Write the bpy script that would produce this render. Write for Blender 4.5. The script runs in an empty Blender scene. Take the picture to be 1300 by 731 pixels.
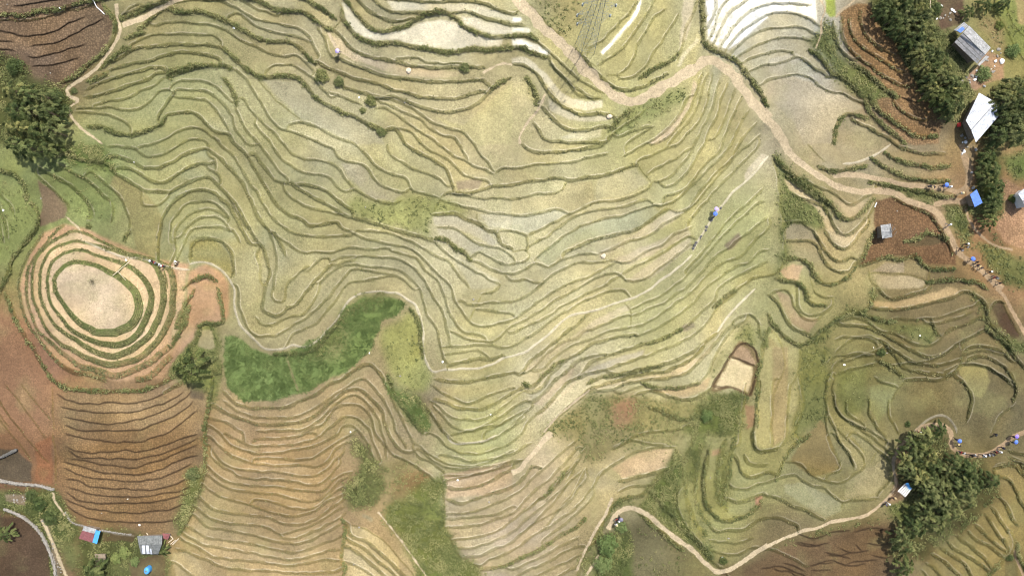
import bpy, bmesh, math, random
import numpy as np
from mathutils import Vector, Matrix
random.seed(7)
rng = np.random.default_rng(11)
C = bpy.context.scene.collection

# ------------------------------------------------------------------ survey of the hillside
# Every terrace edge, path and field boundary, as surveyed on a 4 x 4 grid of map sheets
# (325 x 183 map units each, four sheet units per map unit; one map unit = 0.16 m).
# r riser  k broad riser  h overgrown riser  x bare earth riser  n low bund  c pale mud bund
# s stone wall line  o riser drawn so that its right hand is the lower side  pNN path of width NN
SURVEY = """
T 0 0
r 0,100 60,98 150,105 250,80 350,52 470,25
h 0,75 60,70 130,78 190,55 300,45 400,15 470,0
x 0,158 60,165 100,178 180,178 280,155 360,110 430,85
x 150,235 250,222 340,190 420,145 520,95
x 0,205 70,212
x 0,245 80,258
x 140,288 200,288 280,270 360,245 430,225
x 160,340 250,328 340,310 400,295
x 0,285 40,292
x 0,325 40,340
x 60,30 200,10 330,-10
h 520,30 575,100 580,170 545,240 480,300 420,350 370,390 300,425
p22 590,20 600,110 610,150 590,210 540,280 490,345 430,390 360,435 340,460 355,490 400,510
p14 400,510 350,560 400,640 480,700 520,731
h 600,95 660,75 720,45 790,15
p26 620,130 720,95 800,50 870,15
h 700,150 760,100 820,50 870,45 940,60 1020,55 1080,80 1140,105 1200,130 1250,160 1298,185
r 780,130 850,115 920,110 1000,120 1080,130 1150,155 1200,190 1250,220 1298,235
h 630,195 690,170 740,165
r 660,225 740,190 800,175 900,170 1000,178 1080,180 1120,205
k 580,310 640,270 720,240 800,235 880,220 980,225 1060,228 1110,240
k 550,355 620,335 700,315 780,300 880,265 950,265 1040,275 1110,300
h 490,355 540,310 620,255 660,235
h 440,410 520,380 550,360
k 430,455 500,425 570,395 640,375 720,355 770,340 830,345
k 425,495 500,480 580,460 660,430 740,405 790,375 830,368
r 480,530 560,510 640,495 720,460 780,435 820,405
r 400,545 480,545 560,545 640,560 700,555 760,515 800,470 850,455
r 380,565 460,570 540,580 610,605 655,640
h 840,395 900,365 980,340 1050,330 1110,330 1180,345
h 850,365 930,340 1020,322
h 1130,390 1170,440 1200,500 1205,540
h 1120,230 1180,280 1240,340 1298,375
h 440,640 520,645 600,680 680,680 760,655 820,625 840,590
k 800,590 830,540 870,480 890,455
r 875,430 920,410 1000,408 1060,420 1110,450 1150,490 1175,515
r 890,450 960,455 1040,460 1090,490 1140,530 1170,580
r 870,490 960,495 1040,510 1090,550 1130,610 1160,665
k 840,585 900,570 960,568 1010,590 1050,630 1100,670 1160,680 1190,720
r 760,731 840,705 900,665 960,645 1020,650 1060,680 1095,700
r 910,731 960,710 1020,710 1050,725
r 1160,80 1200,68 1250,95 1298,120
r 870,15 950,5 1050,0
r 1080,0 1150,15 1200,40 1250,70 1298,100
r 1230,0 1298,45
r 1210,360 1260,420 1298,485
r 1230,500 1270,550 1298,600
r 1180,590 1190,640 1220,690 1260,731
r 1200,560 1230,620 1260,670 1298,715
r 690,20 640,60 620,80
T 1 0
h 0,0 40,15 90,45 170,50 240,65 290,90 340,130 390,145
n 390,145 430,100 440,60 420,20
h 260,0 320,30 370,70 410,100
r 0,35 50,60 110,75
r 0,100 80,115 160,130 220,145 270,185 290,230 320,280
r 0,140 80,160 150,175 220,190 270,210
r 0,190 60,205 150,210 220,235 270,290 310,330
k 0,240 50,265 120,285 200,280 250,310 290,360
r 50,365 90,335 160,325 220,345 270,380 310,420 370,485
k 0,385 60,390 130,380 200,390 250,430 290,480 340,520 420,560 500,590 560,620 610,645 660,670
r 320,150 350,200 370,260 400,295 430,300
k 420,290 480,325 560,350 640,380 720,395 800,405 880,415 960,415 1050,410 1150,405 1170,420
k 430,180 470,230 530,270 600,290 680,305 760,325 840,335 920,345 1000,340 1080,335 1160,340
h 440,50 450,100 490,160 540,200 620,220 700,215 780,230 860,245 930,260 1010,260 1090,245 1180,255 1298,240
r 720,295 800,290 870,315 940,320 1040,320
h 460,0 490,50 540,100 580,140 640,160 700,145 760,130 820,95 880,65 960,65 1010,90 1050,125 1110,160 1180,185 1298,200
k 520,0 560,40 610,80 670,100 740,105 790,95
k 600,0 640,35 700,60 780,65 860,60 930,60
k 800,0 900,10 1000,5 1100,5 1170,20 1230,50 1298,70
k 1010,60 1090,65 1160,90 1230,110 1298,130
k 310,310 350,340 430,370 500,395 570,415 640,435 700,455 760,470 840,490 920,500 1000,500 1080,480 1150,465
k 400,420 460,445 540,470 620,490 700,490 780,520 850,545 930,565 1000,565 1080,545 1140,510 1180,460 1210,430
h 1190,450 1240,410 1298,390
r 370,470 430,490 490,515 540,535
r 610,500 680,500 760,530 840,580 900,620 980,650 1050,670 1090,710 1110,731
r 630,520 700,540 760,575 820,595 870,640 930,680 1000,700 1040,731
r 600,550 660,545 730,590 790,635 840,670 900,710 930,731
r 720,650 770,660 810,690 850,731
k 660,655 700,650 730,680 760,731
n 15,410 60,460 110,510 170,560 240,610
r 0,480 40,540 70,595 130,650 220,680 300,710 340,731
r 170,630 240,620 310,640 380,680 450,710 500,731
r 0,580 50,640 110,690 140,731
r 0,640 60,710
p14 1150,370 1240,325 1298,330
p20 365,165 400,230 440,270 520,310
T 2 0
p58 20,-10 90,60 160,140 230,200 290,260 350,330 410,390 470,450 530,495 590,512 650,500 720,465 790,425 860,390 920,345 970,315 1030,312 1090,350 1150,420 1200,490 1250,560 1298,610
n 60,0 130,60 200,140 260,190
k 320,250 390,320 450,390 510,435 580,455 660,440 720,410 790,370
r 130,210 200,270 270,335 340,400 410,440 470,470
n 0,50 40,55
r 0,120 70,125
r 0,170 90,180 130,200
h 0,235 60,245 120,270 170,290
k 0,325 60,330 120,370 160,420 190,470 240,520 300,560 370,580 440,570 500,585
k 150,540 200,590 240,630 300,660 370,660 440,645 480,640
k 110,620 150,680 190,710 280,720 400,720 480,715
r 190,290 240,370 290,430 340,480 420,505
h 70,390 110,440 130,490 120,530
p14 170,480 130,560 80,620 40,690 40,731
r 200,330 260,390 330,450 400,490 460,500
r 430,330 490,295 560,240 610,170 660,100 700,40 720,0
r 540,380 590,340 620,280 640,220 680,150 720,90 780,40
r 560,400 620,385 680,330 720,260 770,190 820,110 840,70
r 830,310 850,260 870,190 890,120 920,60 940,0
h 640,400 720,350 800,310 840,270
n 370,290 430,335
n 480,380 560,385
r 400,240 470,190 530,130 590,70 640,0
h 965,0 970,80 970,180 985,220 1040,260 1110,290 1160,330 1200,380 1240,440 1280,500 1298,540
r 1000,190 1030,120 1050,50 1090,0
r 1020,215 1060,130 1100,60 1170,10
r 1060,230 1100,160 1150,100 1220,50 1298,20
r 1090,245 1140,180 1200,130 1298,70
r 1110,265 1180,200 1250,160 1298,140
r 1140,290 1200,250 1298,210
r 1170,320 1220,290 1298,275
r 1210,355 1260,335 1298,325
r 1260,430 1298,400
r 980,150 1010,100 1030,40 1030,0
r 960,370 940,440 915,510 890,570 850,630 790,690 720,731
r 990,370 970,430 950,520 910,600 850,660 790,731
r 1015,370 1000,450 980,540 940,620 880,690 850,731
r 1050,400 1030,480 1010,560 970,640 920,720
r 1090,420 1060,500 1040,580 1000,660 970,731
r 1130,450 1100,530 1070,620 1030,700
r 1165,490 1120,580 1090,650 1060,731
r 1200,560 1150,640 1110,731
r 1240,620 1180,680 1150,731
r 1260,680 1210,731
r 490,690 560,640 620,600 680,550
r 540,690 620,660 700,640
r 580,731 650,680 720,640
r 660,731 740,690 800,640 850,580 880,500
h 500,660 540,600 600,560
T 3 0
p50 -6,602 40,655 80,725 110,770
r 0,75 60,65 130,68 200,90 250,120
r 0,155 60,140 130,135 200,150 240,170
r 0,205 70,190 140,190 220,210
r 0,265 60,255 120,262 130,275
r 0,325 60,320 130,290 170,290
k 170,290 220,330 280,370 310,385
r 0,20 100,15 170,20 220,25
k 0,400 70,385 130,378 210,395 260,430 310,460 380,470 430,500 490,530
h 210,250 260,280 300,330 330,370 400,400 440,440 490,500
n 290,90 285,160 300,230 320,290 330,370
p12 265,0 290,50 270,110 270,170 240,250
k 380,90 375,150 390,210 420,260 470,300 530,340 600,390 660,425 720,435
k 415,90 420,160 450,210 500,250 560,290 620,330 660,355 700,360
k 470,50 475,120 500,180 540,220 590,255 650,280
k 330,110 340,170 360,230 400,280 440,300
h 420,320 480,350 540,400 600,450 660,495
k 640,520 690,570 740,600 800,605
h 520,480 560,560 620,600 680,640 740,680 800,690 860,685
h 490,510 540,590 600,640 660,690 700,731
x 670,490 720,510 770,520
n 740,430 760,470 770,520 810,580 870,620
k 430,610 500,640 560,680 610,700 640,731
h 330,731 340,650 380,590 440,580 520,600
p16 340,90 380,50 430,10
n 1140,50 1180,100 1220,170 1260,250 1298,300
n 1210,40 1240,110 1298,180
T 0 1
h 240,60 330,50 420,80 500,80 560,110 590,140
h 0,130 70,150 130,220 140,290
h 150,300 190,350 180,420 130,490 70,570 40,650 0,731
r 0,250 50,300 70,360
r 0,320 30,400 40,480
r 0,420 20,500
k 230,75 290,100 350,130 410,160 460,195 510,240 560,290
k 190,115 250,145 310,180 370,215 420,265 460,320 465,370 440,385
r 190,160 260,220 310,270 345,300 350,340
r 420,160 460,140 500,165 550,210 600,255 635,320 660,385
r 560,290 570,340 560,400
k 580,145 630,170 690,210 730,235 800,240 860,243 900,220 960,190 1020,172 1065,170 1110,210 1150,250 1200,310 1250,400 1298,480
k 600,118 650,120 710,150 770,185 830,190 890,160 950,120 1010,98 1050,100
k 560,55 620,70 680,90 730,120 790,120 850,100 910,65 970,35 1040,25 1100,60 1170,120 1220,180 1270,280 1298,350
k 540,10 600,12 680,25 740,60 800,55 860,35 920,0
r 680,20 780,0
r 720,290 735,312 800,312 840,280 870,235
k 800,590 800,500 815,410 840,340 890,280 950,245 1020,232 1080,245 1130,280 1165,310 1200,380 1230,430 1270,500
r 860,490 870,400 910,340 960,300 1040,288 1110,310 1150,350 1165,380
r 880,520 890,440 930,380 980,345 1050,330 1110,340 1150,370
r 910,470 950,420 1000,380 1060,365 1110,370 1150,410 1170,440
r 890,600 930,500 970,440 1030,420 1100,420 1150,430 1190,440 1220,500
k 960,570 970,520 1010,480 1080,478 1130,500 1170,540 1180,580 1190,650
r 865,600 890,540 880,480
p10 330,365 370,400 405,435 415,490
c 415,490 440,495 500,520 560,545 630,570 700,575 780,595 850,620 960,635
c 960,605 1040,595 1100,620 1150,665 1200,731
r 1060,60 1090,75 1100,110
r 1060,125 1110,150 1125,190
r 1120,0 1180,50 1220,110 1260,190 1298,240
r 1190,0 1240,40 1298,130
r 1160,265 1180,310 1220,370 1245,440
h 625,490 640,460 660,440
h 930,731 980,690 1050,665 1100,690
n 835,640 850,731
n 580,660 650,595
T 1 1
k 0,55 40,110 90,170 130,190 180,195 210,220 270,255 350,300 430,345 470,365 540,385 620,405 720,435 790,455 860,480 900,490
r 20,0 60,60 110,130 160,175
r 80,0 120,60 180,110 250,145 330,155 380,175 410,210 450,240
r 140,0 190,50 250,75 330,85 400,105 430,130 460,180 520,240 570,270 640,295 700,297 740,280
k 330,0 390,20 410,60 440,80 520,95 560,115 590,160 630,200 690,230 745,245
r 495,0 560,50 610,110 660,140 720,160 765,180 790,225 850,250 930,270
r 670,0 680,45 730,85 800,125 870,150 930,175 970,210
k 760,0 810,35 870,60 920,90 960,120 980,160 1000,215
r 840,0 900,40 970,75 1010,110 1050,150 1110,170 1170,185
r 920,0 980,35 1010,60 1060,80 1100,110 1160,130 1210,150
r 1020,0 1050,30 1075,80
r 1110,0 1140,50 1180,100 1210,140
r 1210,150 1250,120 1298,115
k 980,245 1040,250 1100,245 1160,225 1220,210 1298,200
r 990,250 1060,260 1130,275 1200,270 1298,275
k 215,205 290,210 350,235 410,280 450,310 490,335
r 950,285 1030,310 1100,325 1180,345 1298,355
k 890,360 940,350 1000,350 1060,375 1120,400 1170,430 1220,450 1240,500 1298,525
r 920,420 980,420 1040,445 1090,480 1140,510 1190,520 1240,530 1298,565
h 910,475 960,480 1010,520 1060,555 1090,590
r 915,500 970,550 1020,590 1070,620 1130,650 1180,680 1240,710
r 1090,585 1150,610 1210,640 1298,650
r 1095,570 1130,545 1180,570 1240,600 1298,605
n 1120,345 1130,390 1180,420
r 1240,440 1298,440
r 520,435 600,440 680,450 760,480 840,520 900,560 970,590 1010,640 1060,700 1080,731
r 480,440 540,470 610,490 700,510 770,520 820,550 860,590 910,640 960,690 1000,731
k 0,130 40,200 90,280 130,330 180,360 240,385 270,410 310,410 360,400 410,395 440,425 480,440
r 140,210 170,260 220,300 280,325 350,335 430,355
r 0,230 40,310 90,380 140,420 210,455 280,468 360,468 480,460
r 0,340 40,410 90,455 120,490 150,570
r 100,460 150,490 200,530 250,550 320,545 390,545 460,525 530,525 600,530 680,530
r 690,540 760,560 820,580 860,640 920,690 950,731
r 400,590 450,570 520,565 600,570 690,575 750,590 810,630 850,680 880,731
r 260,640 310,590 370,575 390,610 440,600 500,580
r 320,700 380,650 430,620 500,605 580,620 660,625 730,640 780,680 830,731
r 400,720 450,665 490,635 560,640 640,655 690,660
r 440,731 480,700 560,685 640,675 690,665 740,680 800,731
r 0,480 40,530 60,600 70,660 60,731
r 60,420 90,500 105,580 100,660 90,731
r 0,560 20,620 20,700
r 260,731 320,670 370,620
r 150,710 210,660 260,620
n 940,265 900,340
T 2 1
k 50,0 90,30 160,40 250,35 340,25 470,5
k 0,125 60,115 140,100 220,98 300,90 370,72 430,60 490,45
h 0,205 80,190 160,180 250,170 290,185 360,170 430,165 500,145 560,125 630,105
r 0,275 60,265 140,250 210,245 250,230 270,195
k 0,360 70,360 150,345 230,325 300,350 360,320 430,290 510,290 570,275 640,250 690,220
r 75,460 140,430 200,400 260,370 300,350
r 0,445 70,460 80,510
r 90,515 170,470 250,410 320,370 400,340 480,325 560,315 640,290 690,285
r 120,575 190,520 250,470 320,430 400,395 480,375 560,360 640,335 720,310
k 260,555 300,530 370,500 450,475 540,455 620,430 700,385 770,335 800,325
r 190,620 250,585 320,565 390,550 440,555
r 440,550 520,520 580,495 650,480 720,440 780,400 840,365 870,350
r 480,590 520,590 560,605 620,585 680,545 760,510 820,460 880,430 910,415
r 550,660 620,620 690,590 760,550 820,510 880,470 900,465
r 570,690 640,690 700,665 760,620 840,560 900,510
r 160,700 200,660 260,630 340,600 420,600 480,595
r 250,720 320,690 390,670 440,640 520,600
r 330,731 400,690 480,655 540,655 580,695
r 460,731 500,690 550,670
n 0,545 60,535 90,560
r 0,655 60,635 120,605 180,625
r 0,610 60,590
r 0,690 60,685 110,700
r 560,60 620,30 680,0
r 640,85 720,50 790,20 830,0
n 640,105 680,160 710,190
r 680,160 720,125 790,95 850,60 900,20
r 740,190 800,165 850,115 900,50 930,0
r 750,200 780,215 830,195 870,160 910,110 940,50 970,0
r 780,265 840,245 890,210 940,150 990,90 1040,50 1070,0
r 760,310 820,290 870,250 920,200 970,150 1020,100 1080,40 1110,0
r 800,325 850,340 900,320 940,250 1000,180 1060,120 1120,60 1150,0
r 870,350 930,300 980,240 1030,180 1090,110 1150,40 1190,0
r 890,410 930,350 1000,270 1060,200 1130,130 1200,60 1250,0
c 915,540 940,490 980,430 1010,380 1040,340 1080,290 1120,240 1180,190 1240,130 1280,80 1298,60
c 910,560 870,600 810,650 750,690 700,731
r 880,640 950,570 1020,480 1080,400 1130,350 1200,300 1270,220
r 1050,480 1120,410 1190,350 1240,300 1285,290
r 800,731 870,680 930,620 1000,540 1060,470
r 880,731 950,660 1030,570 1100,520 1160,470 1230,420 1298,370
r 930,731 1010,650 1080,600 1160,570 1230,490 1298,420
r 980,731 1060,670 1130,620 1200,600 1250,550 1298,530
r 1040,731 1120,680 1200,640 1298,590
r 1150,731 1220,680 1298,650
T 3 1
p34 80,-5 110,40 160,90 230,140 310,190 380,225 460,240 560,240 640,250 710,285 790,310 850,340 890,400 930,470 960,540 1010,590 1080,640 1150,700 1190,731
p28 330,160 420,155 520,170 620,190 720,210 800,215 900,225 960,240
p38 950,250 1010,210 1020,120 1000,60 985,0
p30 840,310 920,290 1005,285 1020,230
p14 1000,330 1020,380 1060,440 1110,490 1170,520 1240,535
h 20,60 50,200 65,330 80,430 85,520 80,590 40,650 0,690
h 30,60 110,140 180,200 260,250 320,300
h 90,150 160,210 240,260 310,290 340,330 370,370 420,380 470,350 510,300 540,270
r 170,170 230,200 300,235 350,260 390,295 440,300 490,270 530,250
k 120,250 200,280 270,310 310,350 330,410 370,450 410,455 450,430 500,370 540,310
k 290,430 330,500 380,530 420,510 460,460 510,400
k 240,450 280,520 320,570 370,590 420,570
k 90,490 150,485 210,490 250,520 280,570 310,620 360,645 410,640 440,600
r 130,390 180,400 230,440 270,500
h 90,580 150,580 210,610 240,660 280,700 330,705 390,680 430,640
h 40,680 100,690 150,700 190,731
n 220,680 230,731
h 460,620 540,590 600,570 680,580 750,570 790,610 840,630 950,630
h 430,640 480,570 520,480 540,440
h 690,490 750,480 800,450 870,460 920,480
n 520,650 600,650 700,660 810,690
n 510,640 530,700 570,731
n 820,640 810,690 790,731
h 800,700 880,690 960,685 1060,700 1120,731
c 380,100 450,90 520,65 580,30 620,0
h 520,70 600,120 680,160 780,180 920,185
h 590,40 660,80 740,100 830,115 920,110
h 660,0 720,30 800,50 900,45
h 510,190 600,200 700,220 780,240 870,260 950,270
n 200,0 260,60 290,90
k 640,270 720,310 800,340 860,400 900,470 940,560
h 250,110 330,135 420,120 500,110
T 0 2
x 290,530 340,565 420,580 500,580 570,575 650,580 740,565 830,530
x 310,595 400,615 500,625 600,630 700,620 800,590 880,555 930,520
x 330,645 420,670 500,680 580,685 670,670 760,645 850,605 930,560 970,520
x 330,690 400,715 500,720 620,720 700,715 770,690 850,660 920,620 980,570
x 830,731 900,690 1000,620
n 265,500 265,600 270,720
h 1080,430 1060,560 1040,650 1030,731
h 890,200 930,100 990,0
h 875,280 930,180 960,80
h 1000,190 1040,170 1090,175 1130,160 1115,50 1100,0
h 960,300 1000,230 1010,190
k 1130,520 1170,560 1220,590 1298,605
k 1100,600 1160,635 1230,660 1298,680
r 1130,570 1200,615 1260,640 1298,650
r 1090,660 1150,680 1200,715 1230,731
r 1070,700 1120,731
c 1180,0 1190,80 1220,180 1298,270
r 1210,0 1215,80 1250,190 1298,240
k 830,520 890,490 920,470
k 850,510 920,480
n 0,580 60,660 120,731
n 0,640 50,700
T 0 3
x 330,0 400,20 480,38 600,45 720,40 800,15 860,0
x 340,65 400,95 480,100 560,92 640,88 700,97 780,78 860,52 940,20 1000,5
x 345,80 400,118 480,128 560,130 640,128 700,132 790,115 880,80 960,50 1000,25
x 350,130 430,140 500,158 600,168 680,175 750,155 830,135 910,95 1000,60
x 320,145 390,165 460,185 540,203 640,207 720,207 800,190 860,160 930,130 1000,110
x 320,175 380,205 440,220 520,235 600,240 680,243 790,235 860,205 920,180 970,155
x 330,235 400,245 450,268 540,278 640,283 720,287 800,285 880,260 960,230
x 350,275 400,293 460,312 560,322 660,322 750,320 830,305 900,295 960,270
x 340,300 400,340 470,352 580,357 660,355 740,350 830,340 890,320 950,310
x 330,330 400,365 480,388 580,400 680,405 780,395 860,385 940,350
x 330,360 400,410 480,435 570,447 660,455 740,450 800,455 870,440 920,425
s 335,405 370,455 440,475 520,495 600,510 680,520
n 265,0 275,100 280,250
s 0,245 100,265 200,270 270,290
s 30,390 120,430 200,500 250,590 280,680 285,731
h 1040,0 1035,120 1020,240 980,340 950,440 900,510
r 1150,0 1200,35 1298,65
r 1110,0 1150,45 1210,80 1298,108
r 1070,20 1110,60 1170,110 1240,140 1298,150
r 1065,65 1110,130 1180,175 1298,192
r 1065,100 1100,150 1180,200 1240,228 1298,236
r 1060,170 1100,215 1180,250 1298,270
r 1060,215 1110,255 1180,285 1298,305
r 1040,265 1090,310 1160,335 1240,355 1298,372
r 1020,330 1080,380 1170,405 1298,420
r 1000,380 1060,430 1150,455 1220,465 1298,475
r 990,420 1050,470 1140,490 1298,525
r 960,480 1030,520 1120,540 1298,570
r 940,510 1020,560 1110,580 1200,595 1298,612
r 930,540 1000,580 1080,625 1170,640 1298,652
r 890,590 960,605 1040,640 1110,670 1200,690 1298,698
r 865,650 900,660 950,700 1000,731
p14 330,420 280,350 265,300
p20 210,440 260,540 300,640 340,731
T 1 2
k 0,605 80,605 160,600 210,570 280,545 360,495 430,460 500,410 560,385 600,400 640,440 660,490
k 0,655 100,655 200,650 280,615 370,555 440,510 500,470 550,455 590,490 620,530 650,570 680,620 700,680 710,731
r 0,685 100,690 200,680 290,645 350,600 410,550 470,510 530,510 590,560 640,620 660,690 670,731
r 0,720 120,720 220,715 300,680 360,630 420,570 480,540 530,550 580,600 620,660 640,731
r 240,731 330,690 390,620 440,590 510,590 550,610 590,660 610,731
r 340,731 400,680 460,650 520,660 560,700 580,731
r 400,731 440,700 490,695 530,731
r 650,480 690,550 720,620 750,680 780,731
h 670,440 700,520 740,580 790,650 850,731
c 5,260 40,300 90,310 150,300 190,285 250,295 310,265 360,210 410,155 440,100 480,50 530,25 590,15 650,15 720,25 770,55 810,80 830,130 850,200 850,300 870,380 900,420 960,410 1050,405 1130,400 1200,380 1250,350 1298,335
k 10,245 60,235 110,235 180,190 250,150 320,90 370,40 400,0
r 140,300 180,240 240,205 310,170 380,90 430,20 445,0
r 0,140 30,180 80,185 140,155 180,140 240,130 290,60 320,0
r 40,0 35,80 50,120 100,140 140,120 160,95 200,80 260,10
r 85,0 85,40 100,65 140,60 155,0
r 830,0 850,60 870,130 910,190 930,240 950,350
r 870,0 910,60 940,110 960,160 975,220 985,280
r 930,0 970,80 990,130 1020,190 1060,220 1120,230 1160,250
r 980,0 1010,60 1030,90 1060,140 1100,180 1170,190 1298,165
r 1050,60 1080,80 1130,80 1200,70 1298,55
r 1120,105 1200,115 1298,125
n 1140,40 1080,160
r 1140,25 1210,10
r 980,210 1040,240 1110,265 1190,265 1230,250 1280,200
r 985,290 1050,290 1120,285 1200,285 1240,300 1298,290
r 980,330 1050,320 1130,315 1180,345
k 980,385 1060,365 1130,350 1190,355 1250,340
k 900,460 980,470 1080,470 1150,460 1220,440 1298,425
r 895,490 940,525 1000,555 1070,580 1140,560 1200,535 1298,500
k 910,560 970,575 1010,600 1080,610 1150,610 1210,580 1298,530
r 880,570 930,600 970,635 1040,660 1120,665 1190,645 1250,600 1298,560
r 900,600 950,650 1000,700 1060,722 1120,715 1180,680 1250,640 1298,600
r 860,590 900,650 950,731
r 1160,731 1230,690 1298,650
r 1250,731 1298,700
h 470,90 430,150 360,230 310,290 250,320 180,330 90,330
h 780,100 830,170 840,260 850,350
T 1 3
r 0,30 120,30 200,20 290,0
r 0,65 100,65 180,60 270,40 340,0
r 0,100 100,100 190,85 280,70 340,45 400,15 440,0
r 0,130 120,130 220,135 300,120 360,80 420,40 480,10
r 0,160 100,165 200,160 290,170 350,150 400,90 450,55 490,45
r 0,195 90,195 160,205 230,220 300,215 350,190 400,140 440,110
r 0,230 100,235 180,245 250,260 320,255 370,215 420,165
r 0,265 90,270 180,285 260,295 340,290 390,245 440,210 490,195
r 0,300 100,310 180,330 250,345 320,340 370,300 430,240 470,220
r 0,340 80,350 160,375 240,385 310,370 370,320 420,285 460,265
r 0,375 80,400 160,420 230,415 300,395 360,350 420,320 450,300
r 0,425 80,435 150,460 230,460 310,430 380,380 440,340
r 0,465 60,480 120,510 160,505 230,485 310,455 380,410 450,370
r 120,515 140,530 200,530 280,505 350,470 410,440 460,400
r 0,520 80,545 170,560 260,550 340,510 400,475 440,450
r 0,570 80,590 170,605 260,590 340,560 400,540 440,510
r 0,610 80,630 180,640 260,630 350,600 420,590
r 0,650 90,665 200,670 290,655 350,640 420,645
r 0,690 100,700 220,710 330,710 400,700 440,680
k 470,465 475,500 500,530 560,550 610,590 670,640 720,690 760,731
k 450,530 510,560 560,590 600,630 650,670 690,700 720,731
k 470,580 530,620 580,660 620,690 650,720
r 450,650 500,665 550,690 590,720 600,731
n 480,460 560,490 630,530 690,590 740,650 790,700 800,731
h 430,440 450,470 440,550 430,620 450,690 440,731
r 540,0 570,60 600,130 620,160
r 580,0 600,60 630,130
r 600,0 650,70 665,130
r 640,0 660,60 690,105
r 680,0 720,70 770,95
r 720,0 760,60
r 770,0 800,50 830,60
n 940,200 955,300 960,400 960,480 1020,600 1060,640 1100,665
p10 620,400 700,500 760,580 830,680 870,731
r 960,215 1050,215 1140,205 1220,175 1298,140
k 960,270 1030,285 1110,275 1180,250 1240,210 1298,180
k 965,330 1030,355 1100,340 1170,310 1240,290 1298,270
r 960,405 1040,405 1120,395 1200,360 1298,310
r 970,435 1060,430 1150,420 1230,405 1298,370
r 970,475 1060,475 1140,460 1210,440 1298,410
r 990,540 1060,535 1150,520 1230,490 1298,460
r 1020,580 1100,580 1180,555 1298,505
r 1060,630 1130,620 1200,590 1298,555
r 1130,670 1190,640 1298,595
h 1140,690 1230,680 1298,640
r 800,80 830,120 890,150 950,190
r 830,60 870,100 940,140 1000,160 1080,170 1160,155 1230,120 1298,90
c 970,10 1000,50 1070,50 1150,40 1220,10
r 740,130 800,160 860,200 910,240 945,250
T 2 2
r 0,75 60,40 120,0
r 0,150 60,120 130,70 190,30 240,0
r 0,190 80,150 150,110 230,55 300,20 340,0
r 0,220 100,180 180,140 260,85 340,45 400,15 430,0
r 0,295 70,250 150,200 230,140 300,100 360,60 415,40 480,20 560,10
c 0,345 70,320 120,280 190,225 250,170 310,130 380,118 440,105 510,75 580,55 650,30 710,0
r 0,420 40,435 70,390 140,330 200,280 260,230 320,190 390,125
r 40,440 90,410 150,360 200,305 260,270 330,250 370,215 440,190 530,150 590,130
r 100,415 160,400 220,340 290,300 350,270 420,245 500,210 560,200 610,190
h 60,480 100,495 160,440 210,390 260,360
k 100,520 150,500 190,440 260,370 330,330 400,280 470,260 540,240 620,235
k 100,570 150,540 210,470 270,420 330,370 400,340 470,330
k 120,640 170,600 230,530 290,470 340,440 400,370 470,345 540,320 640,290
k 330,460 380,430 440,420 500,400 580,375 660,345
r 610,100 680,70 750,40 810,0
r 610,140 690,105 770,70 840,20 870,0
r 620,190 700,165 780,110 850,60 910,10
r 640,240 720,205 790,165 860,120 920,70 980,0
h 680,275 740,265 800,235 860,205
r 860,205 930,150 990,90 1030,50 1060,0
r 680,340 760,310 830,285 900,245 950,210 1000,150 1050,90 1110,40 1150,0
k 490,425 570,440 630,410 720,395 790,375 860,345 930,310 980,270 1030,230
h 380,480 450,450 540,435 640,415 760,390
k 390,505 450,490 520,470 600,445 690,425 780,415 850,385 920,350 970,290
k 400,520 500,510 570,480 650,470 720,455 800,450 870,435 930,390 990,320 1020,290 1060,240 1120,180
c 1040,220 1070,170 1110,120 1150,80 1210,20 1230,0
h 1020,90 1060,60 1100,30 1140,0
h 660,480 720,500 800,505 880,500 950,475
r 950,475 990,430 1020,360 1070,270 1130,190 1180,160
r 550,530 620,500 670,490
k 640,530 720,520 780,540 860,560 920,555 980,530 1010,500
h 1240,560 1245,440 1265,330 1298,200
r 1120,170 1160,140 1210,130 1250,170 1265,250
p12 160,731 230,650 300,590 360,540 400,510
k 160,720 240,640 330,560 400,500
n 620,540 650,585
h 690,600 740,610 800,640 870,660 910,650 960,600 1000,560
r 700,720 780,720 850,710 910,680
h 1140,700 1160,600 1190,550
h 1240,560 1240,700
n 0,560 60,515
r 0,610 70,570
r 0,520 50,500
n 60,470 70,500
n 570,70 600,110 610,150 605,190
n 310,455 335,465
r 30,731 70,680 120,640
r 0,690 60,640 100,600
T 3 2
k 0,30 40,60 70,110 100,170 140,205 200,235
r 40,10 90,10 120,40 135,90 170,140 210,160 250,155
r 150,0 160,90 200,130 260,130 320,90
r 190,20 200,60 240,85 300,85
r 235,0 250,30 290,45 330,40
h 0,130 40,190 100,250 160,285 200,270
n 0,200 50,250 75,310 80,400 50,480 30,540 20,640 10,731
n 160,300 150,420 110,500 100,580 90,680 80,731
r 150,430 170,500 180,600 150,680 140,731
h 530,0 520,80 480,120 400,130 330,170 250,230 200,280
h 290,300 280,370
r 370,165 430,145 500,170 570,210 640,230 700,260 740,280 800,290 850,270 890,240
k 370,185 430,185 500,195 560,220 600,240 650,265 700,295 760,330 830,345 900,325 960,280 1020,250 1110,200
r 340,260 400,245 460,245 520,260 550,280
r 300,380 350,340 415,335 480,335 540,340
r 390,415 460,400 540,380
k 570,260 620,300 680,340 730,370 790,385 850,388 910,375 970,360
k 610,310 640,340 690,395 760,420 830,430 900,435 950,410 980,370 990,320
k 700,465 780,460 860,465 920,440 960,410
h 545,360 600,380 640,410 690,450
n 690,470 660,510 630,560 615,590 615,650 640,710 655,731
k 950,440 1000,480 1030,540 1030,600 1010,680
r 980,380 1060,385 1120,400 1180,440 1240,475
k 1020,355 1080,345 1140,360 1200,400 1240,450 1260,520 1245,590
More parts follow.
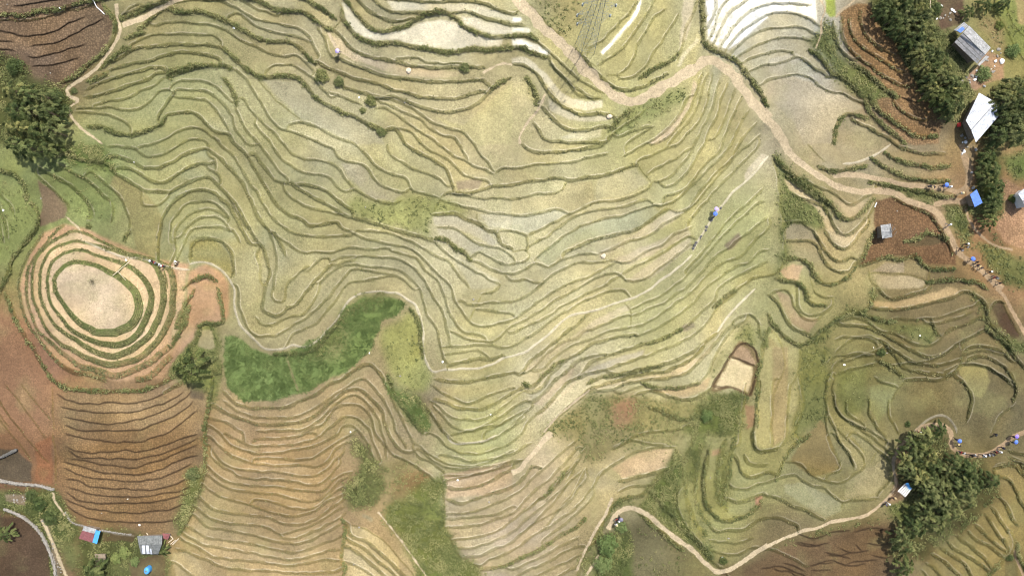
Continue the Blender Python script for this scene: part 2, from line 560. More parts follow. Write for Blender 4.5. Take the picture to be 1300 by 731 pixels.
r 1245,590 1200,620 1160,670 1130,731
k 1030,295 1100,295 1160,310 1220,330
k 530,95 600,105 680,100 760,90 840,70 920,50 1000,20
k 560,0 600,40 660,50 740,30 810,0
r 640,155 720,155 800,150 850,150 920,130 1000,100 1040,85
h 480,130 540,150 600,165 650,165
k 830,160 850,210 880,240
k 890,240 940,200 1000,180 1060,150 1090,150
n 520,560 505,620 530,680 570,731
r 340,440 330,520 345,600 380,650 440,690 510,720
r 300,470 295,560 310,640 340,710
c 740,720 800,670 860,640 910,650 950,700 960,731
h 1000,10 1080,50 1110,100 1120,170 1160,210 1230,280 1250,340 1298,390
p24 1160,0 1210,60 1240,120 1298,220
n 1130,80 1180,60 1220,130 1280,240
h 1110,190 1140,240 1200,260 1240,320
T 2 3
p30 0,205 40,188 70,152 100,112 150,52 200,0
r 0,270 60,220 110,170
r 0,330 60,280 100,230 160,180 210,130 260,90 310,50 330,30
r 0,400 70,330 140,270 200,220 260,160 330,80
r 0,430 60,390 130,340 200,290 250,230 300,180 340,130
r 0,500 60,450 120,400 190,340 260,280 320,220 380,180
r 0,540 80,480 150,440 220,400 290,350 330,290 380,230
r 0,600 80,540 160,490 240,440 320,380 370,320 410,270 440,220
r 20,660 100,610 180,560 260,510 330,470 370,430
r 0,690 90,650 180,610 270,560 340,530
r 10,731 90,690 180,650 270,600 350,570
r 100,731 200,690 300,640 360,610
r 220,731 300,690 350,680
h 150,340 200,280 250,220 290,170
p16 510,330 470,420 420,500 390,560 360,620 330,700
r 500,80 560,50 620,20 660,10
r 480,180 540,150 600,110 660,85 740,75 830,70
k 540,250 600,235 680,210 740,195 800,170
r 540,300 600,275 660,270 710,265
h 830,80 810,170 750,210 700,270 650,315 580,330 520,360 470,430 420,540 350,640 330,731
p26 490,490 510,440 560,390 610,380 680,410 740,460 800,510 870,560 930,610 980,660 1030,700 1090,700 1150,670 1220,620 1298,570
h 930,0 900,80 870,150 870,220 880,320 900,400 940,470 990,520
h 960,50 940,140 930,240 930,340 960,420 1000,470
k 1000,470 1050,500 1110,490 1180,490 1250,440 1298,430
h 1010,80 985,160 975,250 980,330 1010,400 1060,440 1110,440 1180,420 1230,380 1260,340
h 1080,30 1050,130 1040,220 1050,310 1060,380
r 840,300 850,400 890,480 950,550 1010,620
r 1000,540 1080,555 1160,555 1230,530
r 1010,590 1080,615 1150,615 1220,580 1298,560
r 1090,240 1130,280 1190,285 1250,260 1298,225
k 1080,330 1140,350 1200,335 1270,310
k 1145,130 1160,190 1200,220 1250,215 1298,200
k 1175,110 1200,150 1250,160 1298,155
k 1220,0 1225,60 1250,90 1298,90
h 1130,0 1110,100 1100,200 1080,300 1085,400
p16 370,731 420,660 440,620
h 700,280 780,380 860,470 950,560 1010,640
h 640,400 720,470 800,540 870,600
n 1000,520 1000,600
T 3 3
p20 0,575 60,545 130,515 190,495 260,480 330,450 420,435 490,420 540,390 590,350 630,300 650,250 640,200 640,130 680,60 750,0
r 110,150 170,160 220,210 270,235 320,250 380,245 440,210 480,180 490,140 470,90 430,40
k 0,270 60,225 130,210 180,245 240,270 290,280 330,320 380,350 440,340 560,332
k 0,320 60,330 120,370 190,390 240,420 290,445
k 0,425 60,430 110,450 150,470
n 370,380 380,350
r 330,0 380,60 420,120 440,185
r 300,30 330,100 370,180 310,210
r 430,0 480,20 540,70 590,110 625,150 630,200 610,260 560,310
n 520,150 550,100
h 40,240 70,170 100,100 150,50 210,10
r 0,90 60,80
p26 750,-10 790,-30 880,-40 930,0 930,60 970,100 1040,115 1120,105 1180,70 1230,30 1298,0
k 1140,175 1240,165 1298,210
k 1160,210 1220,240 1260,300 1290,360
k 1165,320 1210,370 1240,430 1270,470
k 1130,370 1180,440 1220,500
k 1100,410 1140,470 1185,535
k 1050,460 1100,510 1150,560 1180,580
k 1010,500 1060,540 1120,570 1165,610
k 950,520 1010,560 1070,610 1120,660 1140,690
k 910,550 970,600 1040,640 1110,690
k 870,580 930,620 990,660 1040,731
k 830,610 890,650 950,700 980,731
k 800,660 850,690 890,731
r 780,690 820,731
k 1215,90 1298,110
k 1220,120 1298,150
h 1225,590 1190,640 1140,700 1110,731
k 1230,500 1250,560 1230,620
h 1265,560 1270,620 1298,670
k 1200,540 1225,590
p16 1250,590 1260,640 1298,731
x 140,560 200,575 270,570
x 300,620 360,620 420,605
x 70,660 130,670 190,700
x 220,700 320,695
x 440,560 480,600
x 550,490 620,495
x 20,690 90,700 150,725
x 400,660 470,650 560,640
x 250,660 330,655
T 2 2
b 1010,500 1060,420 1110,335 1140,295 1172,277 1205,285 1235,318 1250,370 1240,440 1212,540 1160,522 1110,500 1060,506 1012,500
b 1112,347 1160,360 1236,390
G 0 487 2.995
n -20,40 60,150 140,250 190,300
n 20,0 100,100 180,210
n 80,0 150,80 195,140
n -20,110 70,220 120,290
G 433 487 2.995
r 330,95 420,212 500,226 590,202 690,135
r 350,190 430,252 520,266 610,240 700,185
r 385,265 470,290 560,290 650,262 725,222
r 300,250 390,312 480,322 570,312 690,284
r 395,370 470,352 560,330 690,290
r 430,190 520,170 610,150 700,100
r 930,320 890,400 850,450 760,560
r 960,420 910,480 850,530 770,590
r 880,330 830,420 760,500 680,570
r 930,240 870,330 800,400 700,480
r 1030,250 1100,215 1170,225 1240,235
G 866 244 2.995
r 590,600 640,560 700,545 740,560
r 620,640 700,615 745,600
r 570,680 600,640 660,610 730,618
r 1000,680 1080,650 1150,660 1210,690 1255,731
r 1060,620 1130,600 1200,610 1260,640
r 790,660 850,650 930,640 1000,610 1060,560
r 730,700 760,720 800,731
r 940,500 1040,480 1110,450
r 1160,470 1190,420 1230,420
G 866 487 2.995
r 585,60 600,110 650,150 700,170 770,210
r 625,60 630,110 690,150
r 710,50 715,110 740,160 780,210
r 790,60 790,120 825,195
r 580,170 600,220 640,270 660,320
r 590,170 640,220 680,260 695,300
r 545,130 560,200 600,300 590,330
r 640,150 720,200 790,260 800,290
r 300,0 285,110 275,200 285,245 340,250 370,240
r 345,0 340,150 340,245
r 410,0 400,120 395,205
r 240,0 225,120 215,220
k 1190,310 1280,300 1310,330
x 430,600 500,612 560,600
x 440,570 500,585 570,562 640,556
x 600,622 650,640 710,630
x 330,640 400,652 470,690
x 300,700 380,692 450,722
x 480,690 560,672 640,690 700,680
x 650,562 720,547 790,552
x 700,602 760,612 800,592
x 540,640 600,650 640,665
x 720,650 770,660 800,650
r 100,660 150,700 180,731
"""
# the oval knoll: ring terraces, in map units
RINGS = [
 [(69,358),(75,345),(85,337),(97,333),(118,336),(140,346),(158,358),(170,370),(176,385),(172,402),(160,416),(140,422),(122,420),(105,411),(92,401),(82,388),(72,372)],
 [(60,358),(63,342),(70,330),(85,320),(105,319),(130,327),(158,336),(175,348),(187,363),(192,378),(187,398),(176,421),(162,434),(147,438),(120,433),(95,421),(78,402),(64,381)],
 [(51,350),(56,332),(66,318),(82,310),(107,308),(140,318),(172,327),(192,334),(201,346),(207,366),(205,391),(195,416),(178,436),(147,451),(125,447),(100,433),(75,416),(60,396),(52,374)],
 [(42,350),(46,332),(55,318),(75,302),(97,294),(118,302),(150,318),(190,330),(212,340),(219,358),(217,396),(202,428),(180,451),(150,462),(127,460),(100,448),(72,431),(52,403),(43,375)],
 [(34,358),(36,344),(44,328),(60,307),(82,286)],
 [(215,438),(195,456),(172,468),(145,476),(120,468),(97,461),(70,438),(47,416),(36,384),(34,358)],
 [(217,451),(190,476),(172,481)],
 [(135,481),(110,473),(92,472),(72,458),(50,431),(32,398),(25,366),(27,350),(37,325),(55,295)],
]
KNOLL_HEDGE = [(8,372),(18,398),(28,420),(42,441),(58,468),(75,488),(100,494),(130,496),(155,495),(180,494),(205,486),(220,476),(228,455)]
# soils and crops: ground colour with edge shade and water glint painted in, s = wild growth, t = tilled rows/stubble, w = standing water
ZONES = """
T 0 0
138,112,84 t1: 0,0 460,0 520,40 570,100 570,170 530,240 470,300 410,345 360,390 290,420 180,400 130,280 40,280 0,300
78,82,44 s.7: 0,300 60,280 170,400 330,460 370,520 340,620 230,731 0,731
T 1 0
226,214,176 w.5: 430,10 460,10 500,90 580,165 690,165 760,150 830,115 950,105 1020,115 1060,155 1150,185 1250,200 1240,235 1100,235 1000,250 850,235 720,205 620,210 540,190 490,150 455,90
212,200,165 w.4: 1040,80 1298,140 1298,180 1180,175 1060,120
208,198,162 w.4: 660,10 800,15 1000,20 1100,20 1200,55 1298,85 1298,110 1150,80 1000,55 930,50 780,55 700,50
205,186,146: 370,170 430,200 470,250 560,290 700,325 900,355 1030,365 1020,390 900,395 700,375 560,325 470,275 400,240
166,160,126 w.04: 30,400 200,410 280,480 300,510 420,560 500,590 610,660 650,731 520,731 400,680 240,610 110,490
188,178,124 w.05: 900,590 1050,640 1298,420 1298,731 1120,731
T 2 0
236,230,205 w.8: 0,85 45,88 52,98 45,108 0,112
226,218,186 w.6: 0,138 85,143 92,155 85,165 0,165
240,236,215 w.8: 0,196 60,202 130,228 190,262 185,283 120,264 50,242 0,238
218,208,172 w.4: 0,298 70,293 130,328 190,395 240,455 300,500 370,512 455,513 455,547 380,560 300,545 230,500 170,420 120,355 60,325 0,325
208,196,155 w.3: 180,508 240,540 330,590 500,588 480,612 370,622 280,605 200,560
200,192,150 w.15: 330,660 455,652 455,695 330,705 250,700
222,216,180 w1: 690,0 650,60 600,130 540,200 460,278 448,262 520,190 580,120 630,50 660,0
205,190,150: 890,0 860,120 850,230 890,200 920,60 940,0
215,205,165: 933,190 950,198 850,335 830,335
215,212,198 w.9: 975,0 1298,0 1298,90 1180,190 1100,250 1040,240 990,200
174,168,138 w.35: 1110,265 1190,190 1298,95 1298,420 1240,400 1160,310
208,188,152: 925,410 945,430 910,520 860,620 800,690 740,731 690,731 800,640 870,560 905,490
150,155,95 s.25: 500,640 640,540 800,470 880,440 840,540 700,600 560,690 490,700
110,115,65 s.8: 60,390 110,430 135,500 115,530 80,460
160,150,100 s.2: 100,10 330,0 360,120 260,200 180,120
T 3 0
222,216,200 w.9: 0,0 210,0 250,60 250,112 200,85 120,63 0,70
176,170,140 w.4: 0,72 140,72 240,125 230,200 300,370 200,300 130,270 0,300
178,166,136 w.18: 0,410 120,390 210,410 300,465 400,490 480,545 400,575 340,640 330,731 180,731 130,620 60,550 0,505
108,118,62 s.5: 210,210 260,170 290,100 330,110 370,260 470,350 640,490 600,560 500,500 330,370 300,340
75,85,42 s1: 490,0 850,0 860,150 950,160 930,230 1000,330 1050,480 960,620 830,560 760,470 720,370 690,280 600,200 540,130
105,78,58 t.4: 840,0 1000,0 990,90 960,130 870,150
172,132,100: 1110,250 1200,300 1200,400 1100,430 1050,460 1000,400 1060,330
75,80,45 s.7: 1130,440 1298,350 1298,731 1060,731 1165,600
150,132,92 s.2 t.3: 1100,70 1180,130 1220,230 1190,300 1130,200 1060,130
122,132,72 s.1: 1140,40 1230,0 1298,0 1298,320 1240,290 1200,150
165,145,100: 1235,0 1298,0 1298,200 1270,120
T 0 1
132,142,82 s.1: 0,180 70,190 130,240 170,330 170,400 120,480 40,600 0,640
128,106,84: 190,180 260,230 340,300 330,370 200,420 210,300
130,142,84 s.08: 230,80 560,290 560,400 440,380 350,300 200,130
100,118,58 s.7: 240,0 540,0 590,150 480,110 330,100 240,60
150,142,92: 580,150 730,240 800,320 830,400 800,590 700,570 660,380 640,320 560,210
150,142,85: 960,490 1080,480 1170,560 1180,660 1100,610 960,590
T 1 1
150,153,92 s.18: 520,250 600,280 720,300 780,250 930,280 1090,335 1080,360 900,365 870,400 885,480 780,440 600,400 480,350 440,310
172,164,130 w.08: 430,100 540,110 600,190 745,250 700,292 560,258 470,170
182,174,142 w.1: 895,370 1000,360 1160,440 1230,500 1200,520 1090,460 970,415 910,410
182,174,140 w.1: 920,430 1000,430 1090,490 1160,530 1090,550 1000,500 930,470
190,183,148 w.15: 1130,350 1298,360 1298,430 1180,420
156,142,116: 1010,190 1150,180 1130,230 1020,230
186,180,142 w.1: 990,545 1080,600 1240,700 1200,731 1090,731
T 2 1
178,176,132 w.1: 120,570 300,440 480,385 720,315 750,340 640,420 450,465 300,510 190,620
202,190,152: 440,550 600,470 810,325 870,350 740,440 600,490 450,590
200,186,149: 500,590 900,420 910,460 600,610
198,185,146: 580,690 900,470 910,520 700,680 590,700
142,126,98: 1075,520 1150,450 1165,485 1100,545
208,194,156: 1180,150 1260,45 1295,60 1180,195
188,182,140 w.15: 430,180 630,120 690,200 570,265 430,280
192,180,128: 0,280 240,250 280,200 410,190 420,280 300,340 220,320 0,355
186,182,148 w.2: 0,370 220,340 290,350 140,430 75,455 0,440
T 3 1
116,124,70 s.5: 20,40 110,130 250,240 310,290 290,430 220,440 130,400 90,480 100,590 40,680 60,520 60,200
198,178,134: 80,180 160,200 270,300 330,425 400,465 450,440 520,380 500,410 420,515 370,525 300,440 250,330 110,230
190,168,124: 320,265 420,380 500,300 470,290 400,303
160,148,112 w.2: 90,430 130,395 220,430 260,490 150,480 90,485
200,165,118: 60,640 130,610 180,620 160,690 90,690
128,94,64 t.9: 540,290 640,265 720,305 830,335 890,440 945,540 955,618 800,605 750,565 620,565 470,610 540,450
98,85,58: 690,490 800,460 900,480 870,510 720,520
158,142,112: 520,648 600,597 690,597 690,650 
152,136,92 : 700,600 760,600 800,640 800,680 700,655
176,158,118: 530,658 700,668 800,697 780,731 570,731
105,112,62 s.5: 550,185 700,210 860,250 970,270 900,285 760,290 640,240
92,106,52 s.8: 880,310 990,310 1020,400 1010,540 960,470 920,400
105,110,60 s.4: 1040,500 1120,500 1240,560 1298,680 1298,731 1220,731 1100,600
112,92,62 s.15: 1040,400 1180,470 1250,560 1140,520
178,136,100 t.8: 1170,150 1280,220 1298,240 1298,600 1200,500 1150,430 1190,330
96,116,60 s.3: 1190,60 1298,0 1298,200 1230,180
80,95,48 s.8: 1050,60 1180,0 1200,200 1200,300 1150,380 1060,360 1020,310 1060,180
150,132,102: 980,0 1050,0 1040,120 1010,200 990,100
T 0 2
158,117,86 t.15 f10: 0,100 50,140 250,460 262,731 0,731
168,138,92 t.7 f14: 280,520 900,520 1020,620 1020,731 280,731
112,96,72: 960,500 1040,480 1030,570 960,560
122,130,72 s.5: 890,120 990,0 930,200 870,300 840,380 900,460 1040,520 1060,640 1110,520 1110,180 1010,190 960,300
172,160,116: 1005,290 1010,220 1080,210 1090,300 1060,320
T 0 3
140,104,74 t.15 f10: 0,0 265,0 275,280 160,260 150,150 0,20
96,87,72 t.4: 0,50 90,90 160,150 160,250 0,240
150,116,72 t.8 f14: 280,0 1030,0 1000,200 940,420 880,500 700,515 440,470 340,400 280,280
150,96,60: 180,60 262,20 268,270 180,250
78,92,46 s.7: 0,260 270,300 420,480 400,560 300,560 330,731 290,731 200,500 100,420 0,380
98,77,56 t.4: 0,390 120,440 200,510 250,600 275,731 0,731
145,125,98: 20,310 130,310 130,370 30,350
140,122,94: 205,440 240,440 290,590 345,731 300,731 260,580
82,90,46 s.5: 400,560 500,490 700,520 840,560 850,731 400,731
108,114,66 s.2: 290,520 400,570 400,690 350,700
100,82,52: 520,510 690,510 690,550 520,550
110,90,60: 660,650 830,600 850,731 650,731
176,158,112 w.1: 880,600 960,600 1298,731 960,731 870,650
102,112,58 s.6: 940,200 1040,160 1030,270 960,420 910,520 880,500
T 1 2
160,162,92 s.1: 640,230 720,180 800,120 840,200 850,350 880,430 880,530 780,530 700,450 640,350
96,118,58 s.5: 660,440 720,490 800,550 850,600 900,690 860,731 800,690 730,610 690,520
112,122,62 s.6: 90,330 250,330 330,290 430,160 500,60 600,30 720,40 640,70 520,110 420,240 440,260 330,350 170,360
T 1 3
152,122,78 s.3 : 680,250 740,195 850,195 890,230 850,350 760,360 680,340
116,126,62 s.7: 870,250 940,240 960,480 1050,640 1130,680 1120,731 880,731 780,600 680,480 660,350 750,350
86,92,50 s.9: 490,0 540,50 580,120 640,200 660,280 600,350 500,380 450,350 470,240 530,170 500,70
140,128,84 s.2: 600,180 740,110 830,160 740,190 680,240 640,230
150,140,105: 540,410 600,430 590,450 540,430
198,178,124: 470,465 560,490 640,540 720,640 760,731 450,731 440,560
176,152,106 f14: -260,520 440,440 440,731 -260,731
178,146,100 f16: -150,-60 250,0 150,120 -150,200
156,128,84 f12: -60,330 180,420 140,510 -60,440
200,172,130: 955,215 1298,140 1298,310 965,330
175,160,122: 960,340 1040,360 1298,290 1298,420 965,470
T 2 2
202,188,150: 40,430 260,270 440,150 590,80 600,110 440,190 290,270 100,410
186,178,150 w.15: 330,440 500,360 670,310 660,340 500,400 340,460
205,187,149: 100,580 260,440 330,370 300,440 150,600
206,190,150: 120,650 250,530 330,460 320,480 200,600 130,665
198,182,138: 400,500 600,455 800,425 940,360 1020,285 1000,330 860,440 650,470 420,520
218,198,150: 830,415 960,345 1020,285 990,340 860,440
192,167,118: 670,500 860,560 980,520 1010,450 950,480 800,510
150,140,86 s.35: 400,530 640,560 980,570 1010,520 1200,550 1150,731 150,731 330,590
178,132,92 s.1: 510,580 620,540 640,600 560,731 500,700
100,112,54 s.9: 960,590 1030,530 1180,520 1130,731 860,731 910,650
160,125,88: 1180,590 1230,590 1230,700 1190,720
165,152,96: 1250,500 1298,400 1298,731 1250,731
150,138,106: 860,190 920,170 930,200 870,225
140,140,80 s.3: 1000,440 1110,270 1180,170 1240,200 1250,290 1160,260 1100,320 1030,450
108,118,60 s.5: 1250,300 1298,180 1298,420 1240,540 1220,480
128,106,66: 1000,520 1060,420 1110,330 1150,268 1185,265 1240,310 1258,370 1250,440 1215,548 1160,530 1110,500 1030,528
178,146,106: 1115,342 1155,282 1205,312 1238,388 1180,365
226,204,150 w.12: 1110,352 1160,365 1222,400 1210,470 1195,525 1140,508 1090,492 1030,512 1070,430
T 3 2
192,162,108: 530,60 660,70 780,40 900,0 960,0 960,25 800,75 650,105 540,90
88,64,44 w.25: 1135,80 1180,65 1215,130 1280,240 1240,255 1170,180
106,110,60 s.05: 340,440 530,390 500,480 520,620 400,650 340,560
132,132,84: 520,500 650,470 620,600 560,680 515,600
152,142,88: 960,390 1100,390 1130,470 1080,550 1030,540
182,156,112: 40,10 110,40 160,150 250,160 200,225 120,180 70,80
105,112,60 s.6: 530,0 520,80 400,130 250,230 180,290 250,300 330,190 480,140 600,170 480,110 560,20
112,116,64 s.2: 480,140 650,165 830,170 870,250 800,285 700,250 560,190
98,105,54 s.5: 980,0 1080,40 1120,170 1200,240 1298,330 1298,390 1200,300 1100,180 1060,60
150,138,90: 0,240 70,310 80,400 20,700 0,731
T 2 3
150,140,88 s.3 f6: 160,-10 850,-10 840,70 660,60 500,90 380,170 330,40
204,174,128: 500,180 660,90 820,80 800,170 560,230
96,110,54 s.9: 830,90 860,150 840,300 850,420 920,520 1000,600 1020,660 960,610 850,510 740,410 640,380 700,270
84,96,46 s1: 600,460 500,510 440,590 400,731 620,731
112,118,58 s.7: 490,400 560,340 640,330 520,400 470,470 420,600 330,731 370,640
116,108,72 s.15: 620,450 720,480 850,590 870,650 860,731 630,731
108,116,60 s.6: 930,0 990,0 960,100 940,250 900,250 880,150
115,120,62 s.45: 1050,80 1110,80 1090,250 1070,380 1040,370 1030,200
186,140,100: 1015,90 1060,80 1050,110 1010,120
180,130,95: 1235,330 1275,320 1260,390 1240,370
T 3 3
114,90,60 t.3 f4: -240,680 -100,660 180,525 400,475 600,450 650,520 620,640 600,731 -260,731
110,100,60 s.4: 0,575 260,490 540,420 600,440 400,480 180,530 0,610
150,146,106: 80,260 180,250 370,350 370,400 290,430 200,380 80,300
160,150,108: 400,250 500,180 590,140 610,220 540,310 390,330
132,117,68: 160,120 290,30 370,180 230,225 110,150
82,78,46 s.5: 750,0 900,0 940,120 1100,140 1150,220 1160,280 1060,440 870,560 750,640 620,640 640,560 780,400 640,250 640,180
165,130,95: 640,100 720,30 740,110 650,180 640,260 600,370 660,360 700,330 720,300 660,260
112,122,62 s.4: 610,370 760,320 780,400 700,480 650,440
135,122,74: 780,670 1000,500 1140,360 1298,160 1298,731 780,731
105,95,60: 1210,640 1260,590 1290,731 1180,731
G 866 487 2.995
170,162,108: 295,-140 345,-140 340,240 285,245 280,180
165,148,102: 345,-140 405,-140 400,120 395,200 345,240 340,150
160,154,106: 405,-140 450,-140 440,60 420,150 400,200
124,126,70 s.3: 450,-140 560,-140 540,120 420,220 400,210 440,100
140,122,74: 530,130 560,200 600,310 570,340 410,290 470,200
T 3 0
164,126,80 t1: 368,60 450,15 510,20 570,140 640,220 720,360 770,460 830,560 880,640 860,731 700,731 600,620 552,505 640,488 560,405 480,335 412,268 378,165
150,165,60 w.4: 282,-60 350,-60 345,80 312,86 290,62
"""
KNOLL = [((192,152,110),[(25,366),(27,350),(37,325),(55,295),(82,284),(107,290),(200,330),(240,335),(222,396),(217,451),(190,478),(150,484),(110,474),(72,460),(50,433),(32,400)]),
 ((206,176,130),RINGS[3]),((212,182,138),RINGS[2]),((222,194,150),RINGS[0]),
 ((192,150,106),[(240,345),(262,335),(280,345),(291,360),(291,400),(285,408),(252,410),(245,430),(230,448),(205,482),(190,480),(215,452),(238,400),(237,366)]),
 ((200,168,124),[(226,342),(236,340),(232,400),(215,440),(222,400)])]
LUSH = [[(285,428),(293,424),(320,440),(345,450),(375,443),(405,428),(432,405),(440,390),(458,381),(480,377),(503,379),(515,386),(505,400),(485,408),(478,425),(472,445),(455,458),(440,470),(400,492),(350,508),(310,508),(290,492),(283,465)],
        [(487,480),(500,495),(520,505),(535,520),(548,538),(542,547),(525,535),(508,515),(495,500)]]
BASE = [(150,30,150,142,98),(60,60,128,102,76),(200,130,152,152,102),(120,240,132,142,86),(30,260,132,142,86),(200,270,158,156,106),
 (320,180,162,158,112),(420,80,166,156,114),(420,160,172,166,126),(560,140,180,170,126),(640,170,190,176,126),(350,370,164,156,110),
 (350,260,162,157,107),(500,230,172,166,116),(600,300,182,174,132),(700,250,190,182,132),(780,300,196,187,142),(860,280,182,177,122),
 (940,300,168,168,112),(900,180,182,174,120),(800,160,174,170,114),(780,60,174,167,112),(720,400,190,181,132),(620,440,186,179,126),
 (620,560,168,168,112),(850,400,176,172,117),(900,440,192,182,132),(700,480,196,186,147),(680,600,190,171,132),(640,660,186,167,132),
 (740,600,186,171,122),(350,600,164,139,95),(300,680,166,146,96),(420,640,168,141,96),(450,480,156,137,97),(520,520,150,135,98),
 (150,600,133,100,67),(150,540,150,118,82),(30,480,150,105,72),(30,560,130,90,60),(1000,160,180,167,132),(1020,60,190,186,166),
 (1040,290,168,152,108),(1000,380,162,157,102),(1060,500,130,124,78),(1120,480,116,112,68),(1180,480,114,104,67),(1250,490,114,104,70),
 (1180,400,130,114,74),(1050,620,138,132,87),(1100,600,142,134,92),(950,600,152,150,97),(900,640,143,142,87),(1000,690,122,107,72),
 (1080,700,117,94,62),(1250,660,136,121,74),(1130,80,128,100,62),(1280,40,140,135,82),(1290,300,165,117,77),(820,720,112,102,67)]  # darker tones at the right and lower left include painted shade

# ------------------------------------------------------------------ the height field
S = 0.16                      # metres per map unit
H = 140.0                     # height of the survey flight
Q = .7                        # grid step in map units
U0, V0 = -60, -60
NX, NY = int(1420/Q)+1, int(851/Q)+1
uu, vv = np.meshgrid((U0+Q*np.arange(NX)).astype(np.float32), (V0+Q*np.arange(NY)).astype(np.float32))

def hsh(*k):
    n = np.zeros(np.broadcast(*k).shape, dtype=np.uint32)
    for i, a in enumerate(k):
        n = n*np.uint32(2246822519) ^ (a.astype(np.int64) & 0xffffffff).astype(np.uint32)*np.uint32((2654435761, 3266489917, 668265263)[i])
        n ^= n >> np.uint32(15)
        n *= np.uint32(2246822519)
    n ^= n >> np.uint32(13); n *= np.uint32(3266489917); n ^= n >> np.uint32(16)
    return n.astype(np.float32)/np.float32(4294967295.0)
def vnoise(x, y, seed=0):
    xi, yi = np.floor(x), np.floor(y); fx, fy = x-xi, y-yi
    fx = fx*fx*(3-2*fx); fy = fy*fy*(3-2*fy); s = np.full_like(xi, seed)
    a, b = hsh(xi, yi, s), hsh(xi+1, yi, s); c, d = hsh(xi, yi+1, s), hsh(xi+1, yi+1, s)
    return (a+(b-a)*fx)*(1-fy)+(c+(d-c)*fx)*fy
def fbm(x, y, seed=0, o=3):
    r = 0; t = 0; a = 1.0
    for i in range(o):
        r = r+a*vnoise(x, y, seed+i*17); t += a; a *= .5; x = x*2.03+5.1; y = y*2.03-3.7
    return r/t
def blur(a, s):
    s = s/Q
    if s <= .05: return a
    r = int(3*s+1); k = np.exp(-.5*(np.arange(-r, r+1)/s)**2); k = (k/k.sum()).astype(np.float32)
    p = np.pad(a, ((0, 0), (r, r)), mode='edge'); o = sum(k[i]*p[:, i:i+a.shape[1]] for i in range(2*r+1))
    p = np.pad(o, ((r, r), (0, 0)), mode='edge'); return sum(k[i]*p[i:i+a.shape[0], :] for i in range(2*r+1))
def splat(x, y, w):
    x = (x-U0)/Q; y = (y-V0)/Q; out = np.zeros(NX*NY)
    xi = np.floor(x).astype(int); yi = np.floor(y).astype(int); fx, fy = x-xi, y-yi
    ok = (xi >= 0) & (yi >= 0) & (xi < NX-1) & (yi < NY-1)
    xi, yi, fx, fy, w = xi[ok], yi[ok], fx[ok], fy[ok], w[ok]
    for dx in (0, 1):
        for dy in (0, 1):
            out += np.bincount((yi+dy)*NX+xi+dx, weights=w*(fx if dx else 1-fx)*(fy if dy else 1-fy), minlength=NX*NY)
    return out.reshape(NY, NX).astype(np.float32)
def smooth_line(p, step=.5):
    p = np.array(p, dtype=float)
    if len(p) == 2: p = np.array([p[0], (p[0]+p[1])/2, p[1]])
    q = np.vstack([2*p[0]-p[1], p, 2*p[-1]-p[-2]]); out = []
    for i in range(1, len(q)-2):
        n = max(2, int(np.hypot(*(q[i+1]-q[i]))/step)); t = np.linspace(0, 1, n, endpoint=False)[:, None]
        a, b, c, d = q[i-1], q[i], q[i+1], q[i+2]
        out.append(.5*(2*b+(c-a)*t+(2*a-5*b+4*c-d)*t*t+(3*b-a-3*c+d)*t**3))
    out.append(p[-1:]); o = np.vstack(out)
    s = np.r_[0, np.cumsum(np.hypot(*np.diff(o, axis=0).T))]; m = max(3, int(s[-1]/step))
    si = np.linspace(0, s[-1], m); return np.c_[np.interp(si, s, o[:, 0]), np.interp(si, s, o[:, 1])], si
def normals(o):
    t = np.gradient(o, axis=0); t /= np.maximum(np.hypot(*t.T), 1e-6)[:, None]
    return np.c_[-t[:, 1], t[:, 0]]              # right hand of the direction of travel (v points down the sheet)
def poly_mask(poly, feather=1.0, warp=0.0):
    P = np.array(poly, dtype=float); m = int(4*feather+6+warp)
    a0, b0 = np.maximum(((P.min(0)-m-[U0, V0])/Q).astype(int), 0); a1, b1 = np.minimum(((P.max(0)+m-[U0, V0])/Q).astype(int)+1, [NX-1, NY-1])
    sl = np.s_[b0:b1+1, a0:a1+1]; x = uu[sl].copy(); y = vv[sl].copy()
    if warp: x += (WX[sl]-.5)*2*warp; y += (WY[sl]-.5)*2*warp
    ins = np.zeros(x.shape, bool); n = len(P)
    for i in range(n):
        (ax, ay), (bx, by) = P[i], P[(i+1) % n]
        if ay == by: continue
        c = (ay > y) != (by > y); ins ^= c & (x < (bx-ax)*(y-ay)/(by-ay)+ax)
    return sl, blur(ins.astype(np.float32), feather)
def ext_edge(p, box=(0, 0, 1300, 731), reach=65):
    p = [tuple(a) for a in p]
    for end in (0, 1):
        q = p if end == 0 else p[::-1]
        e, f = np.array(q[0], float), np.array(q[1], float)
        if e[0] <= 4 or e[0] >= 1296 or e[1] <= 4 or e[1] >= 727:
            d = (e-f)/max(np.hypot(*(e-f)), 1e-6); bend = np.array([-d[1], d[0]])*random.uniform(-.25, .25)
            e1 = e+d*reach*.5; q = [tuple(e1+(d+bend)*reach*.5), tuple(e1)]+q
        p = q if end == 0 else q[::-1]
    return p

WX = fbm(uu/14, vv/14, 3); WY = fbm(uu/14, vv/14, 29)
lines, paths, zones = [], [], []
def parse(text, fn):
    off = (0, 0); sc_ = 3.994
    for ln in text.strip().splitlines():
        if ln.startswith('T '):
            _, c, r = ln.split(); off = (325*int(c), 183*int(r)); sc_ = 3.994; continue
        if ln.startswith('G '):
            _, c, r, z_ = ln.split(); off = (float(c), float(r)); sc_ = float(z_); continue
        fn(ln, lambda s: [(off[0]+float(a.split(',')[0])/sc_, off[1]+float(a.split(',')[1])/sc_) for a in s.split()])
def on_line(ln, pts):
    k, rest = ln.split(' ', 1); p = pts(rest)
    if k[0] == 'p': w_ = float(k[1:])/4; paths.append((w_*(.85 if w_ > 6 else .72), ext_edge(p)))
    else: lines.append((k, ext_edge(p)))
parse(SURVEY, on_line)
